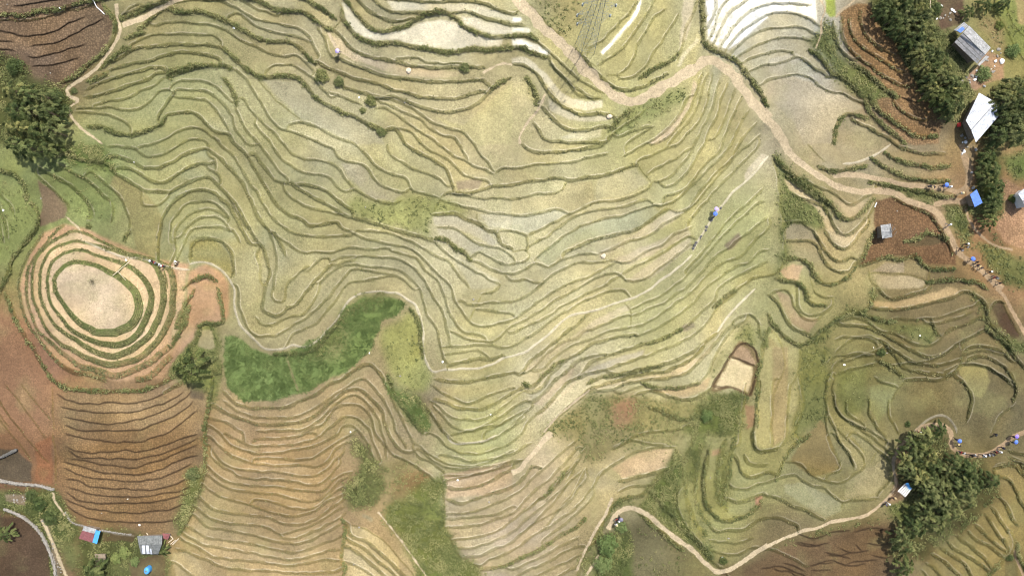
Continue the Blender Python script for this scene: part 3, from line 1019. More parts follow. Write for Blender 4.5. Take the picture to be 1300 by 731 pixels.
# sheets join: a line that stops at the edge of one sheet goes on in the next
def seam(e): return min(abs(e[0]-325*round(e[0]/325)), abs(e[1]-183*round(e[1]/183))) < 6
def ends(p): return [(np.array(p[0]), np.array(p[0])-np.array(p[1])), (np.array(p[-1]), np.array(p[-1])-np.array(p[-2]))]
again = True
while again:
    again = False; best = (12, None)
    E = [(i, j, e, d/max(np.hypot(*d), 1e-6)) for i, (k, p) in enumerate(lines) for j, (e, d) in enumerate(ends(p)) if seam(e) and k in 'rkhxc']
    for a in range(len(E)):
        for b in range(a+1, len(E)):
            if E[a][0] == E[b][0] or (lines[E[a][0]][0] == 'c') != (lines[E[b][0]][0] == 'c'): continue
            dd = np.hypot(*(E[a][2]-E[b][2]))
            if dd < best[0] and (E[a][3]@E[b][3]) < -.35: best = (dd, (E[a], E[b]))
    if best[1]:
        A, B = best[1]; (k1, p1), (k2, p2) = lines[A[0]], lines[B[0]]
        p1 = p1 if A[1] == 1 else p1[::-1]; p2 = p2 if B[1] == 0 else p2[::-1]
        mid = tuple((np.array(p1[-1])+np.array(p2[0]))/2); lines[A[0]] = (k1, p1[:-1]+[mid]+p2[1:]); del lines[B[0]]; again = True
print('lines', len(lines))
# a riser runs on until it meets its neighbour
SMP = [(i, np.array(smooth_line(p, 2.0)[0])) for i, (k, p) in enumerate(lines)]
ALLP = np.vstack([s for i, s in SMP]); ALLI = np.concatenate([np.full(len(s), i) for i, s in SMP])
for i, (k, p) in enumerate(lines):
    if k not in 'rk': continue
    p = [tuple(a) for a in p]
    for end in (0, 1):
        e, d = ends(p)[end]; d = d/max(np.hypot(*d), 1e-6)
        r_ = ALLP-e; ds_ = np.hypot(*r_.T); ok = (ALLI != i) & (ds_ < 15) & (r_@d > .62*ds_)
        near = (ALLI != i) & (ds_ < 2.2)
        if ok.any() and not near.any():
            q = ALLP[ok][np.argmin(ds_[ok]-.35*(r_[ok]@d))]; q = tuple(e+(q-e)*.94)
            p = [q]+p if end == 0 else p+[q]
    lines[i] = (k, p)
def on_zone(ln, pts):
    a, b = ln.split(':'); a = a.split(); fl = {x[0]: float(x[1:]) for x in a[1:]}
    p = pts(b); q = []
    for x, y in p:                               # a field that runs off the sheet goes on beyond it
        q.append((x-65 if x <= 1 else x+65 if x >= 1298 else x, y-65 if y <= 1 else y+65 if y >= 729 else y))
    zones.append((tuple(map(float, a[0].split(','))), fl, q))
parse(ZONES, on_zone)
for i, r in enumerate(RINGS):
    q = r+[r[0]] if i < 4 else r
    lines.append(('q', q))
lines.append(('h', KNOLL_HEDGE))

gx = np.zeros((NY, NX), np.float32); gy = gx*0
acc = {k: [] for k in ('g', 'ris', 'veg', 'pale', 'bare', 'dark')}
tuft_src, scrub_src = [], []
PAR = dict(r=(.40, 2.5, .8), k=(.58, 3.7, .85), h=(.75, 4.2, 1.1), x=(.36, 1.3, 1.0), b=(.2, 1.9, 1.5), n=(.14, 1.4, 1.0), c=(.12, 1.5, 1.4), s=(.25, 1.6, .6), q=(.85, 7.5, .95), o=(.42, 3.0, .85))
for li, (k, p) in enumerate(lines):
    drop, w, dens = PAR[k]
    o, s = smooth_line(p); n = normals(o)
    if k != 'q':
        if (n[:, 1].mean() if abs(n[:, 1].mean()) > .12 else n.mean()) < 0 and k != 'o': o = o[::-1]; n = -n[::-1]
    else:
        cen = np.array([125, 385.]); 
        if ((o-cen)*n).sum() < 0: o = o[::-1]; n = -n[::-1]
    m = len(o); sd = np.full(m, li*7.3)
    jit = (vnoise(s/11, sd, 5)-.5)*2.2+(vnoise(s/3.7, sd, 9)-.5)*.6
    if k in 'cs': jit *= .5
    o = o+n*jit[:, None]; n = normals(o)
    fade = np.clip(np.minimum(s, s[-1]-s)/5, .15, 1) if k != 'q' else np.ones(m)
    wv = w*(.65+.7*vnoise(s/7, sd, 21))*np.sqrt(fade)
    if k == 'q': wv = w*(.55+.35*np.clip(((o-np.array([125, 385.]))@np.array([.8, .6]))/60, -.6, 1))*(1.5 if abs(p[0][0]-69) < .1 else 1)
    ds = np.full(m, s[1]-s[0] if m > 1 else .5)
    for t, sh in ((-.45, .12), (-.2, .15), (.05, .15), (.3, .18), (.5, .40)) if k in 'rkhqo' else ((0, 1),):
        a = o+n*(wv*t)[:, None]+n*(.6)
        acc['g'].append(np.c_[a, -n*(drop*fade*ds*sh/Q)[:, None]])
    for t in np.linspace(-.5, .5, 5 if w > 2.5 else 3):
        a = o+n*(wv*t)[:, None]+n*.6
        key = {'c': 'pale', 's': 'pale', 'x': 'bare', 'b': 'bare'}.get(k, 'ris')
        acc[key].append(np.c_[a, ds*dens*wv/(5 if w > 2.5 else 3)])
    if k in 'rkq': a = o+n*(wv*.62+.2)[:, None]; acc['dark'].append(np.c_[a, ds*.6*np.ones(m)])
    if k in 'rko': a = o-n*(wv*.5+.1)[:, None]; acc['pale'].append(np.c_[a, ds*.42*np.clip((vnoise(s/9, sd, 77)-.3)*3, 0, 1)])  # rim of compacted mud, painted paler as the lit upper edge
    if k in 'rkhqon': tuft_src.append((k, o+n*.6, n, wv, s))
    if k == 'h': scrub_src.append((o+n*.6, wv))
A = np.vstack(acc['g']); gx = blur(splat(A[:, 0], A[:, 1], A[:, 2]), .42); gy = blur(splat(A[:, 0], A[:, 1], A[:, 3]), .42)
M = {}
for kk in ('ris', 'pale', 'bare', 'dark'):
    A = np.vstack(acc[kk]); M[kk] = 1-np.exp(-1.7*blur(splat(A[:, 0], A[:, 1], A[:, 2]), .34)/Q**2)
div = np.gradient(gx, axis=1)+np.gradient(gy, axis=0)
e = np.concatenate([div, div[:, ::-1]], 1); e = np.concatenate([e, e[::-1]], 0)
F = np.fft.rfft2(e); ky = 2*np.pi*np.fft.fftfreq(e.shape[0])[:, None]; kx = 2*np.pi*np.fft.rfftfreq(e.shape[1])[None]
lap = -(kx**2+ky**2); lap[0, 0] = 1; F /= lap; F[0, 0] = 0
hgt = np.fft.irfft2(F, e.shape)[:NY, :NX].astype(np.float32)
del F, e
print('relief', hgt.min(), hgt.max(), hgt[90::100, 1000].round(1))

# path mask
pm = np.zeros((NY, NX), np.float32)
for w, p in paths:
    o, s = smooth_line(p); n = normals(o); m = len(o); sd = np.full(m, w*3+p[0][0])
    o = o+n*((vnoise(s/12, sd, 4)-.5)*w*.35)[:, None]
    wv = w*(.75+.5*vnoise(s/9, sd, 8))
    a = np.zeros((NY, NX), np.float32)
    k = max(3, int(w/.45))
    P = np.vstack([np.c_[o+n*(wv*t)[:, None], np.full(m, .5)*wv/k] for t in np.linspace(-.5, .5, k)])
    a = np.clip(blur(splat(P[:, 0], P[:, 1], P[:, 2]), .6)*1.15/Q**2, 0, 1)
    pm = np.maximum(pm, a)
# a trodden path is a smooth ramp across the steps it crosses
sm = blur(hgt, 3.0); hgt = hgt*(1-pm*.9)+sm*pm*.9
# small bunds on the upper lips, clods
hgt += .10*M['pale']+.12*M['ris']*(fbm(uu/2.5, vv/2.5, 41)-.2)

# ------------------------------------------------------------------ colours of the ground, edge shade partly painted in
def lin(c, k=.50):
    c = np.array(c, dtype=np.float32)/255; c = c+(c.mean()-c)*(.10+.25*max(0, (c[0]-c[1])*3)); return np.where(c <= .04045, c/12.92, ((c+.055)/1.055)**2.4)*k
num = np.zeros((NY, NX, 3), np.float32); den = np.zeros((NY, NX, 1), np.float32)
for x, y, r, g, b in BASE:
    wgt = (1/(((uu-x)**2+(vv-y)**2)/900+1)**2)[..., None]; num += wgt*lin((r, g, b)); den += wgt
col = num/den; del num, den
scrub = np.zeros((NY, NX), np.float32); till = scrub*0; wet = scrub*0
for c, fl, p in zones:
    sl, m = poly_mask(p, fl.get('f', 1.0 if not fl.get('s', 0) else 4), 1.5 if fl.get('w', 0) > .5 else 2.5 if not fl.get('s', 0) else 8)
    col[sl] += (lin(c)-col[sl])*m[..., None]*.92  # flooded zones are near white: the glint is painted into their colour
    for arr, key in ((scrub, 's'), (till, 't'), (wet, 'w')): arr[sl] += (fl.get(key, 0)-arr[sl])*m
for c, p in KNOLL:
    sl, m = poly_mask(p, 1.5, 1.5); col[sl] += (lin(c)-col[sl])*m[..., None]
    for arr in (scrub, till, wet): arr[sl] *= 1-m
lush = scrub*0
for p in LUSH:
    sl, m = poly_mask(p, 1.2, 4.0); lush[sl] = np.maximum(lush[sl], m)
sl, m = poly_mask([(392,430),(425,402),(444,418),(432,452),(400,458)], 7, 5); lush[sl] *= 1-.6*m
sl, m = poly_mask([(361,448),(363,447),(379,496),(377,497)], .8, 1); lush[sl] *= 1-.9*m
col += (lin((116, 136, 74))-col)*lush[..., None]
# each terrace has its own tone: it follows the level it lies on
tv = vnoise(uu/75+hgt*1.9, vv/75-hgt*1.3, 51)-.5; tv2 = vnoise(uu/60-hgt*1.4, vv/60+hgt*2.1, 63)-.5
mott = fbm(uu/22, vv/22, 71, 4)-.5
amp = 1-.6*lush
col *= (1+amp*(.42*tv+.30*mott))[..., None]
col *= 1+np.stack([.12*tv2, .03*tv2, -.20*tv2], -1)
# patches of young grass and of bleached stubble
gp = np.clip((fbm(uu/30, vv/30, 91, 4)-.56)*6, 0, 1)*.22*(1-till)*(1-wet); col += (lin((152, 153, 98))-col)*gp[..., None]
bp = np.clip((fbm(uu/16, vv/16, 97, 4)-.60)*8, 0, 1)*.35*(1-scrub); col += (col*1.35-col)*bp[..., None]
RIS = lin((112, 112, 66)); BARE = lin((84, 62, 42)); PALE = lin((250, 236, 204)); PATH = lin((208, 188, 150)); PATHR = lin((182, 152, 114))
rn = fbm(uu/5, vv/5, 105, 2)
ris = np.clip(M['ris']*(.75+.6*rn), 0, 1)
rc = (col*[.84, .83, .60]*.80+RIS*.20)*(.8+.4*fbm(uu/9, vv/9, 111, 2))[..., None]
col += (rc-col)*(ris*.86)[..., None]
for r_ in RINGS[:4]:
    sl, m = poly_mask([(125+(x-125)*1.13, 385+(y-385)*1.13) for x, y in r_], 3); k_ = (ris[sl]*m)[..., None]; col[sl] += (lin((104, 116, 62))*(.75+.5*rn[sl])[..., None]-col[sl])*k_*.8
col += (BARE-col)*(M['bare']*.85)[..., None]
col += (PALE*(.8+.3*rn)[..., None]*(col.mean(-1, keepdims=True)/.16).clip(.55, 1)-col)*(np.clip(M['pale'], 0, 1)*.8)[..., None]
pr = np.clip((uu-1000)/220, 0, 1)[..., None]
pc = (PATH*(1-pr)+PATHR*pr)*(.72+.30*fbm(uu/6, vv/6, 121, 3)+.26*fbm(uu/1.8, vv/1.8, 123, 2))[..., None]
pmx = np.clip((pm-.34+.9*(fbm(uu/3.5, vv/3.5, 119, 3)-.5))*2.4, 0, 1); col += (pc-col)*pmx[..., None]
sg = np.clip(fbm(uu/4, vv/4, 131, 3)-.15, 0, 1)[..., None]
col += (lin((92, 104, 48))*(.6+.8*sg)-col)*(np.clip(scrub, 0, 1)*.45*np.clip(sg*1.9, 0, 1)[..., 0]*(1-pmx))[..., None]
till = np.maximum(till, np.clip((tv-.06)*4, 0, .35)*(1-scrub)*(1-lush)*(1-np.clip(wet*3, 0, 1)))
wet *= (1-ris)*(1-pmx)*(1-M['pale']); till *= (1-pmx)
hgt += scrub*.35*(fbm(uu/4, vv/4, 141, 3)-.5)*(1-pmx)
col = np.clip(col*[1.02, 1.0, .965], .004, .8)

def Z(u, v):
    x = np.clip((np.asarray(u, float)-U0)/Q, 0, NX-1.001); y = np.clip((np.asarray(v, float)-V0)/Q, 0, NY-1.001)
    xi, yi = x.astype(int), y.astype(int); fx, fy = x-xi, y-yi
    return (hgt[yi, xi]*(1-fx)+hgt[yi, xi+1]*fx)*(1-fy)+(hgt[yi+1, xi]*(1-fx)+hgt[yi+1, xi+1]*fx)*fy
def grid(a, u, v): return a[np.clip((np.asarray(v)-V0)/Q, 0, NY-1).astype(int), np.clip((np.asarray(u)-U0)/Q, 0, NX-1).astype(int)]
def at(u, v, dz=0.0):
    """map sheet to ground: the sheet was drawn from straight above at height H, so high ground is drawn larger"""
    z = Z(u, v)+dz; k = S*(H-z)/H
    return np.stack([(np.asarray(u, float)-650)*k, (365.5-np.asarray(v, float))*k, z], -1)
# ------------------------------------------------------------------ materials
def new_mat(name):
    m = bpy.data.materials.new(name); m.use_nodes = True; nt = m.node_tree
    return m, nt, nt.nodes['Principled BSDF']
def node(nt, t, **kw):
    n = nt.nodes.new(t)
    for k, v in kw.items():
        if k in n.inputs.keys() if isinstance(k, str) else False: n.inputs[k].default_value = v
        else: setattr(n, k, v)
    return n
def mixrgb(nt, mode, fac, a, b):
    n = nt.nodes.new('ShaderNodeMix'); n.data_type = 'RGBA'; n.blend_type = mode
    for s, v in ((0, fac), (6, a), (7, b)):
        if hasattr(v, 'is_linked') or isinstance(v, bpy.types.NodeSocket): nt.links.new(v, n.inputs[s])
        else: n.inputs[s].default_value = v
    return n.outputs[2]
def ramp(nt, src, stops):
    n = nt.nodes.new('ShaderNodeValToRGB'); el = n.color_ramp.elements
    while len(el) < len(stops): el.new(.5)
    for e, (p, c) in zip(el, stops): e.position = p; e.color = (c, c, c, 1) if not hasattr(c, '__len__') else (*c, 1)
    nt.links.new(src, n.inputs[0]); return n.outputs[0]
def attr(nt, name):
    n = nt.nodes.new('ShaderNodeAttribute'); n.attribute_name = name; return n
def noise(nt, scale, detail=4, rough=.6, coord='Object'):
    tc = nt.nodes.new('ShaderNodeTexCoord'); n = nt.nodes.new('ShaderNodeTexNoise')
    n.inputs['Scale'].default_value = scale; n.inputs['Detail'].default_value = detail; n.inputs['Roughness'].default_value = rough
    nt.links.new(tc.outputs[coord], n.inputs['Vector']); return n.outputs['Fac']
def math_(nt, op, a, b):
    n = nt.nodes.new('ShaderNodeMath'); n.operation = op
    for i, v in enumerate((a, b)):
        if isinstance(v, bpy.types.NodeSocket): nt.links.new(v, n.inputs[i])
        else: n.inputs[i].default_value = v
    return n.outputs[0]
def ground_mat(name, water=False):
    m, nt, b = new_mat(name); c = attr(nt, 'soil').outputs['Color']; L = nt.links.new
    fine = ramp(nt, noise(nt, 3.2, 3, .7), [(.3, .62), (.7, 1.38)])
    speck = ramp(nt, noise(nt, 1.5, 5, .75), [(.28, .72), (.5, 1.0), (.74, 1.3)])
    big = ramp(nt, noise(nt, .12, 4, .6), [(.3, .84), (.7, 1.16)])
    x = mixrgb(nt, 'MULTIPLY', ramp(nt, noise(nt, .16, 3, .6), [(.35, .15), (.65, .75)]), c, fine); x = mixrgb(nt, 'MULTIPLY', .75, x, speck); x = mixrgb(nt, 'MULTIPLY', 1.0, x, big)
    # rows of cut stubble and clods where the ground is tilled
    tc = nt.nodes.new('ShaderNodeTexCoord'); vo = nt.nodes.new('ShaderNodeTexVoronoi'); vo.inputs['Scale'].default_value = 2.3; vo.inputs['Randomness'].default_value = .75
    L(tc.outputs['Object'], vo.inputs['Vector'])
    st = ramp(nt, vo.outputs['Distance'], [(.1, 1.25), (.35, 1.0), (.6, .62)])
    x = mixrgb(nt, 'MULTIPLY', math_(nt, 'MULTIPLY', attr(nt, 'till').outputs['Fac'], .8), x, st)
    L(x, b.inputs['Base Color'])
    wet = math_(nt, 'POWER', attr(nt, 'wet').outputs['Fac'], 1.6)
    wn = math_(nt, 'MULTIPLY', wet, ramp(nt, noise(nt, .45, 5, .7), [(.40, .35), (.56, 1.0)]))
    ro = nt.nodes.new('ShaderNodeMapRange'); L(wn, ro.inputs[0]); ro.inputs[1].default_value = 0; ro.inputs[2].default_value = 1; ro.inputs[3].default_value = .95; ro.inputs[4].default_value = .2
    L(ro.outputs[0], b.inputs['Roughness'])
    sp = nt.nodes.new('ShaderNodeMapRange'); L(wn, sp.inputs[0]); sp.inputs[3].default_value = .12; sp.inputs[4].default_value = .75
    L(sp.outputs[0], b.inputs['Specular IOR Level'])
    bp = nt.nodes.new('ShaderNodeBump'); bp.inputs['Distance'].default_value = .12
    L(math_(nt, 'SUBTRACT', .8, wn), bp.inputs['Strength'])
    L(math_(nt, 'ADD', noise(nt, 2.6, 4, .7), math_(nt, 'MULTIPLY', vo.outputs['Distance'], attr(nt, 'till').outputs['Fac'])), bp.inputs['Height'])
    L(bp.outputs[0], b.inputs['Normal'])
    return m
def leaf_mat(name, dark, mid, light, trans=.25):
    m, nt, b = new_mat(name); t = attr(nt, 'tint').outputs['Fac']
    c = ramp(nt, t, [(0, dark), (.5, mid), (1, light)])
    oi = nt.nodes.new('ShaderNodeObjectInfo'); c = mixrgb(nt, 'MULTIPLY', 1.0, c, ramp(nt, oi.outputs['Random'], [(0, (.72, .80, .70)), (.5, (1, 1, 1)), (1, (1.35, 1.22, 1.1))]))
    nt.links.new(c, b.inputs['Base Color']); b.inputs['Roughness'].default_value = .7; b.inputs['Specular IOR Level'].default_value = .25
    tr = nt.nodes.new('ShaderNodeBsdfTranslucent'); nt.links.new(c, tr.inputs['Color'])
    mx = nt.nodes.new('ShaderNodeMixShader'); mx.inputs[0].default_value = trans
    nt.links.new(b.outputs[0], mx.inputs[1]); nt.links.new(tr.outputs[0], mx.inputs[2])
    nt.links.new(mx.outputs[0], nt.nodes['Material Output'].inputs['Surface']); return m
def plain_mat(name, c, rough=.7, var=.35, scale=2.0, metal=0.0, spec=.3):
    m, nt, b = new_mat(name)
    x = ramp(nt, noise(nt, scale, 5, .65), [(.28, tuple(v*(1-var) for v in c)), (.72, tuple(min(1, v*(1+var)) for v in c))])
    nt.links.new(x, b.inputs['Base Color']); b.inputs['Roughness'].default_value = rough; b.inputs['Metallic'].default_value = metal
    b.inputs['Specular IOR Level'].default_value = spec; return m

MG = ground_mat('terrace_soil')
# ------------------------------------------------------------------ the ground sheet and what lies in it
def mesh_from(name, verts, faces_flat, sizes, mat, parent=None, attrs=None, smooth=False, matidx=None):
    me = bpy.data.meshes.new(name); nv = len(verts); sizes = np.asarray(sizes, np.int32)
    me.vertices.add(nv); me.vertices.foreach_set('co', np.asarray(verts, np.float32).ravel())
    me.loops.add(len(faces_flat)); me.loops.foreach_set('vertex_index', np.asarray(faces_flat, np.int32))
    me.polygons.add(len(sizes)); st = np.r_[0, np.cumsum(sizes)[:-1]].astype(np.int32)
    me.polygons.foreach_set('loop_start', st); me.polygons.foreach_set('loop_total', sizes)
    if matidx is not None: me.polygons.foreach_set('material_index', np.asarray(matidx, np.int32))
    me.polygons.foreach_set('use_smooth', np.full(len(sizes), smooth))
    for k, v in (attrs or {}).items():
        v = np.asarray(v, np.float32)
        if v.ndim == 2:
            a = me.attributes.new(k, 'FLOAT_COLOR', 'POINT'); a.data.foreach_set('color', np.c_[v, np.ones(len(v), np.float32)].ravel().astype(np.float32))
        else:
            a = me.attributes.new(k, 'FLOAT', 'POINT'); a.data.foreach_set('value', v)
    for mm in (mat if isinstance(mat, list) else [mat]): me.materials.append(mm)
    me.update(calc_edges=True); me.validate()
    o = bpy.data.objects.new(name, me); C.objects.link(o)
    if parent: o.parent = parent
    return o
def tag(o, label=None, cat=None, group=None, kind=None):
    if label: o['label'] = label
    if cat: o['category'] = cat
    if group: o['group'] = group
    if kind: o['kind'] = kind
    return o
def empty(name, loc, rz=0.0, **kw):
    o = bpy.data.objects.new(name, None); C.objects.link(o); o.location = loc; o.rotation_euler = (0, 0, rz); o.empty_display_size = .3
    return tag(o, **kw)

XYZ = at(uu, vv).reshape(-1, 3)
colf, tillf, wetf = col.reshape(-1, 3), till.ravel(), wet.ravel()
idx = np.arange(NX*NY).reshape(NY, NX)
quad = np.stack([idx[1:, :-1], idx[1:, 1:], idx[:-1, 1:], idx[:-1, :-1]], -1).reshape(-1, 4)
def facemean(a): return ((a[1:, :-1]+a[1:, 1:]+a[:-1, 1:]+a[:-1, :-1])/4).ravel()
kind = np.zeros(len(quad), int)
kind[facemean(pmx) > .5] = 1
kind[(facemean(wet) > .55) & (kind == 0)] = 2
fx_ = facemean(uu); fy_ = facemean(vv)
far = np.zeros(len(quad), bool)
for k, nm in ((0, 'terraced_hillside'), (1, 'dirt_path'), (2, 'paddy_water')):
    q = quad[kind == k]; used = np.unique(q); re = np.full(NX*NY, -1); re[used] = np.arange(len(used))
    vs, fc, fl = XYZ[used], re[q].ravel(), np.full(len(q), 4)
    at_ = dict(soil=colf[used], till=tillf[used], wet=wetf[used])
    if k == 0:                                   # the same sheet goes on to the horizon
        rim = np.r_[idx[0, ::8], idx[::8, -1], idx[-1, ::-8], idx[::-8, 0]]
        rim = np.r_[idx[0, :-1], idx[:-1, -1], idx[-1, :0:-1], idx[:0:-1, 0]]; nr = len(rim)
        vs = [vs]; base = len(used); at_ = {a: [b] for a, b in at_.items()}; prev = np.arange(base, base+nr)
        vs.append(XYZ[rim]); [at_[a].append(b[rim]) for a, b in (('soil', colf), ('till', tillf), ('wet', wetf))]
        fcs, fls = [fc], [fl]; nb = base+nr; mean = colf.mean(0)
        for ri, sc in enumerate((1.06, 1.2, 1.5, 2.2, 4, 9, 25)):
            p = XYZ[rim].copy(); p[:, :2] *= sc
            ang = np.arctan2(p[:, 1], p[:, 0]); hill = (np.sin(ang*3+ri)+np.sin(ang*5+2*ri)+np.sin(ang-1.2)*2)*(sc-1)*2.2
            wf = np.exp(-(sc-1)*2.5); p[:, 2] = p[:, 2]*wf+hill-(sc-1)*1.5
            f = np.clip(wf, 0, 1); vs.append(p); at_['soil'].append(colf[rim]*f*.8+mean*(1-f*.8)); at_['till'].append(tillf[rim]*f); at_['wet'].append(wetf[rim]*0)
            cur = np.arange(nb, nb+nr); nb += nr; a, b2 = prev, np.roll(prev, -1); c2, d = np.roll(cur, -1), cur
            fcs.append(np.stack([a, d, c2, b2], -1).ravel()); fls.append(np.full(nr, 4)); prev = cur
        vs = np.vstack(vs); fc = np.concatenate(fcs); fl = np.concatenate(fls)
        at_ = {a: (np.vstack(b) if b[0].ndim == 2 else np.concatenate(b)) for a, b in at_.items()}
    tag(mesh_from(nm, vs, fc, fl, MG, attrs=at_, smooth=True), kind='structure',
        label={0: 'hillside of curving rice terraces, stubble fields and ploughed plots', 1: 'tan dirt road and footpaths winding between the terraces', 2: 'flooded pale terraces glinting with shallow water'}[k],
        cat={0: 'hillside', 1: 'path', 2: 'water'}[k])
# ------------------------------------------------------------------ leaves, grass, scrub
def leaf_quads(P, size, N=None, aspect=.45, r=rng):
    """one leaf-shaped quad per point, facing roughly along N (random when None)"""
    n = len(P); N = r.normal(size=(n, 3)) if N is None else N+r.normal(size=(n, 3))*.42
    N /= np.linalg.norm(N, axis=1)[:, None]+1e-9
    a = np.cross(N, r.normal(size=(n, 3))); a /= np.linalg.norm(a, axis=1)[:, None]+1e-9; b = np.cross(N, a)
    s = np.broadcast_to(np.asarray(size, float), (n,))[:, None]; a = a*s; b = b*s*aspect
    v = np.stack([P-a, P+b*.9, P+a, P-b*.9], 1).reshape(-1, 3)
    return v, np.arange(n*4), np.full(n, 4)
def leaf_obj(name, P, size, tint, mat, N=None, aspect=.45, parent=None):
    v, f, s = leaf_quads(P, size, N, aspect)
    return mesh_from(name, v, f, s, mat, parent, dict(tint=np.repeat(np.clip(tint, 0, 1), 4)))
M_GRASS = leaf_mat('bank_grass', (.070, .078, .030), (.135, .137, .058), (.23, .21, .095), .2)
M_SCRUB = leaf_mat('scrub_leaves', (.066, .084, .028), (.140, .158, .058), (.24, .235, .105), .25)
M_RICE = leaf_mat('seedling_leaves', (.10, .135, .042), (.158, .205, .070), (.23, .265, .10), .3)
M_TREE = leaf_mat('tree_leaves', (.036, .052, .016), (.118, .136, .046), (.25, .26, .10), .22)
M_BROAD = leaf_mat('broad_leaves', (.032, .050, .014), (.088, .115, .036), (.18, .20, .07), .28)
M_PALE = leaf_mat('yellow_leaves', (.07, .10, .02), (.14, .17, .04), (.22, .22, .06), .3)
M_BARK = plain_mat('bark', (.10, .075, .05))

# grass on the risers
pts, tin, siz = [], [], []
for k, o, n, wv, s in tuft_src:
    st = o[::2]; m = len(st)
    dn = {'r': .22, 'k': .55, 'h': 1.0, 'q': 1.5, 'n': .15, 'o': .2}[k]
    cnt = rng.poisson(dn, m); i = np.repeat(np.arange(m), cnt); i = i[(fbm(st[i, 0]/9, st[i, 1]/9, 203, 2) > .36)]
    if not len(i): continue
    p = st[i]+n[::2][i]*(rng.uniform(-.5, .5, len(i))*wv[::2][i])[:, None]+rng.normal(size=(len(i), 2))*.4
    pts.append(p); tin.append(np.clip(.5+.9*(fbm(p[:, 0]/12, p[:, 1]/12, 207, 2)-.5)+rng.normal(size=len(i))*.2, 0, 1))
    siz.append(np.full(len(i), {'r': .15, 'k': .19, 'h': .22, 'q': .24, 'n': .12, 'o': .15}[k]))
p = np.vstack(pts); t = np.concatenate(tin); z = np.concatenate(siz)
keep = grid(pmx, p[:, 0], p[:, 1]) < .3; p, t, z = p[keep], t[keep], z[keep]
rep = 3; p = np.repeat(p, rep, 0); t = np.repeat(t, rep); z = np.repeat(z, rep)*rng.uniform(.7, 1.4, len(p))
P = at(p[:, 0], p[:, 1], .05)+rng.normal(size=(len(p), 3))*[.12, .12, .05]
print('grass', len(P))
tag(leaf_obj('bank_grass', P, z, t, M_GRASS, np.tile([0, -.3, .8], (len(P), 1)), .35), 'rough olive grass along the edges of the terraces', 'grass', kind='stuff')

# scrub: overgrown banks and rough slopes
pts = []
for o, wv in scrub_src:
    m = len(o); cnt = rng.poisson(.65, m); i = np.repeat(np.arange(m), cnt)
    i = i[fbm(o[i, 0]/8, o[i, 1]/8, 211, 2) > .40]
    pts.append(np.c_[o[i]+rng.normal(size=(len(i), 2))*(wv[i]*.32)[:, None], rng.uniform(.25, .8, len(i))])
cl = np.vstack(pts)
yy, xx = np.nonzero(rng.random(scrub.shape) < Q*Q*np.clip(scrub, 0, 1)**1.3*.62*np.clip((fbm(uu/9, vv/9, 223, 3)-.32)*4, 0, 1))
cl = np.vstack([cl, np.c_[U0+Q*(xx+rng.random(len(xx))), V0+Q*(yy+rng.random(len(xx))), rng.uniform(.18, .62, len(xx))]])
cl = cl[(grid(pmx, cl[:, 0], cl[:, 1]) < .25) & (cl[:, 0] > -55) & (cl[:, 0] < 1355) & (cl[:, 1] > -55) & (cl[:, 1] < 786)]
print('clumps', len(cl))
rep = 8; i = np.repeat(np.arange(len(cl)), rep); B = at(cl[:, 0], cl[:, 1])[i]; h = cl[i, 2]
dv = rng.normal(size=(len(i), 3)); dv /= np.linalg.norm(dv, axis=1)[:, None]; dv[:, 2] = np.abs(dv[:, 2])
P = B+dv*(h*.62)[:, None]; ct = np.clip(.45+1.3*(fbm(cl[:, 0]/18, cl[:, 1]/18, 227, 2)-.5)+rng.normal(size=len(cl))*.16, 0, 1)
tag(leaf_obj('bank_scrub', P, .085+.10*h, ct[i]+rng.normal(size=len(i))*.1, M_SCRUB, dv+[0, 0, .5], .55), 'dense green scrub and weeds on the banks and rough slopes', 'scrub', kind='stuff')

# the seedling beds: bright young rice, standing close
yy, xx = np.nonzero(rng.random(lush.shape) < Q*Q*lush*1.1*np.clip(.5+3.2*(fbm(uu/7, vv/7, 233, 3)-.44), 0.12, 1))
rep = 3; xx = np.repeat(xx, rep)+rng.random(len(xx)*rep); yy = np.repeat(yy, rep)+rng.random(len(yy)*rep)
xx = U0+Q*xx; yy = V0+Q*yy; P = at(xx, yy, .12)+rng.normal(size=(len(xx), 3))*[.03, .03, .06]
tt = .45+2.0*(fbm(xx/9, yy/9, 239, 3)-.5)+rng.normal(size=len(xx))*.14
tag(leaf_obj('rice_seedlings', P, rng.uniform(.10, .2, len(P)), tt, M_RICE, np.tile([.3, -.5, .55], (len(P), 1)), .4), 'lush bright green bed of rice seedlings in the hollow', 'rice', kind='stuff')

# ------------------------------------------------------------------ trees and bushes
def tube(bm, a, b, ra, rb, seg=6):
    a, b = Vector(a), Vector(b); q = (b-a).to_track_quat('Z', 'Y'); rings = []
    for c, r in ((a, ra), (b, rb)):
        rings.append([bm.verts.new(c+q @ Vector((math.cos(t*2*math.pi/seg)*r, math.sin(t*2*math.pi/seg)*r, 0))) for t in range(seg)])
    for i in range(seg): bm.faces.new((rings[0][i], rings[0][(i+1) % seg], rings[1][(i+1) % seg], rings[1][i]))
    bm.faces.new(rings[0][::-1]); bm.faces.new(rings[1])
def bm_obj(name, bm, mat, parent=None, smooth=False):
    me = bpy.data.meshes.new(name); bmesh.ops.recalc_face_normals(bm, faces=bm.faces); bm.to_mesh(me); bm.free()
    for m in (mat if isinstance(mat, list) else [mat]): me.materials.append(m)
    if smooth: me.polygons.foreach_set('use_smooth', [True]*len(me.polygons))
    o = bpy.data.objects.new(name, me); C.objects.link(o)
    if parent: o.parent = parent
    return o
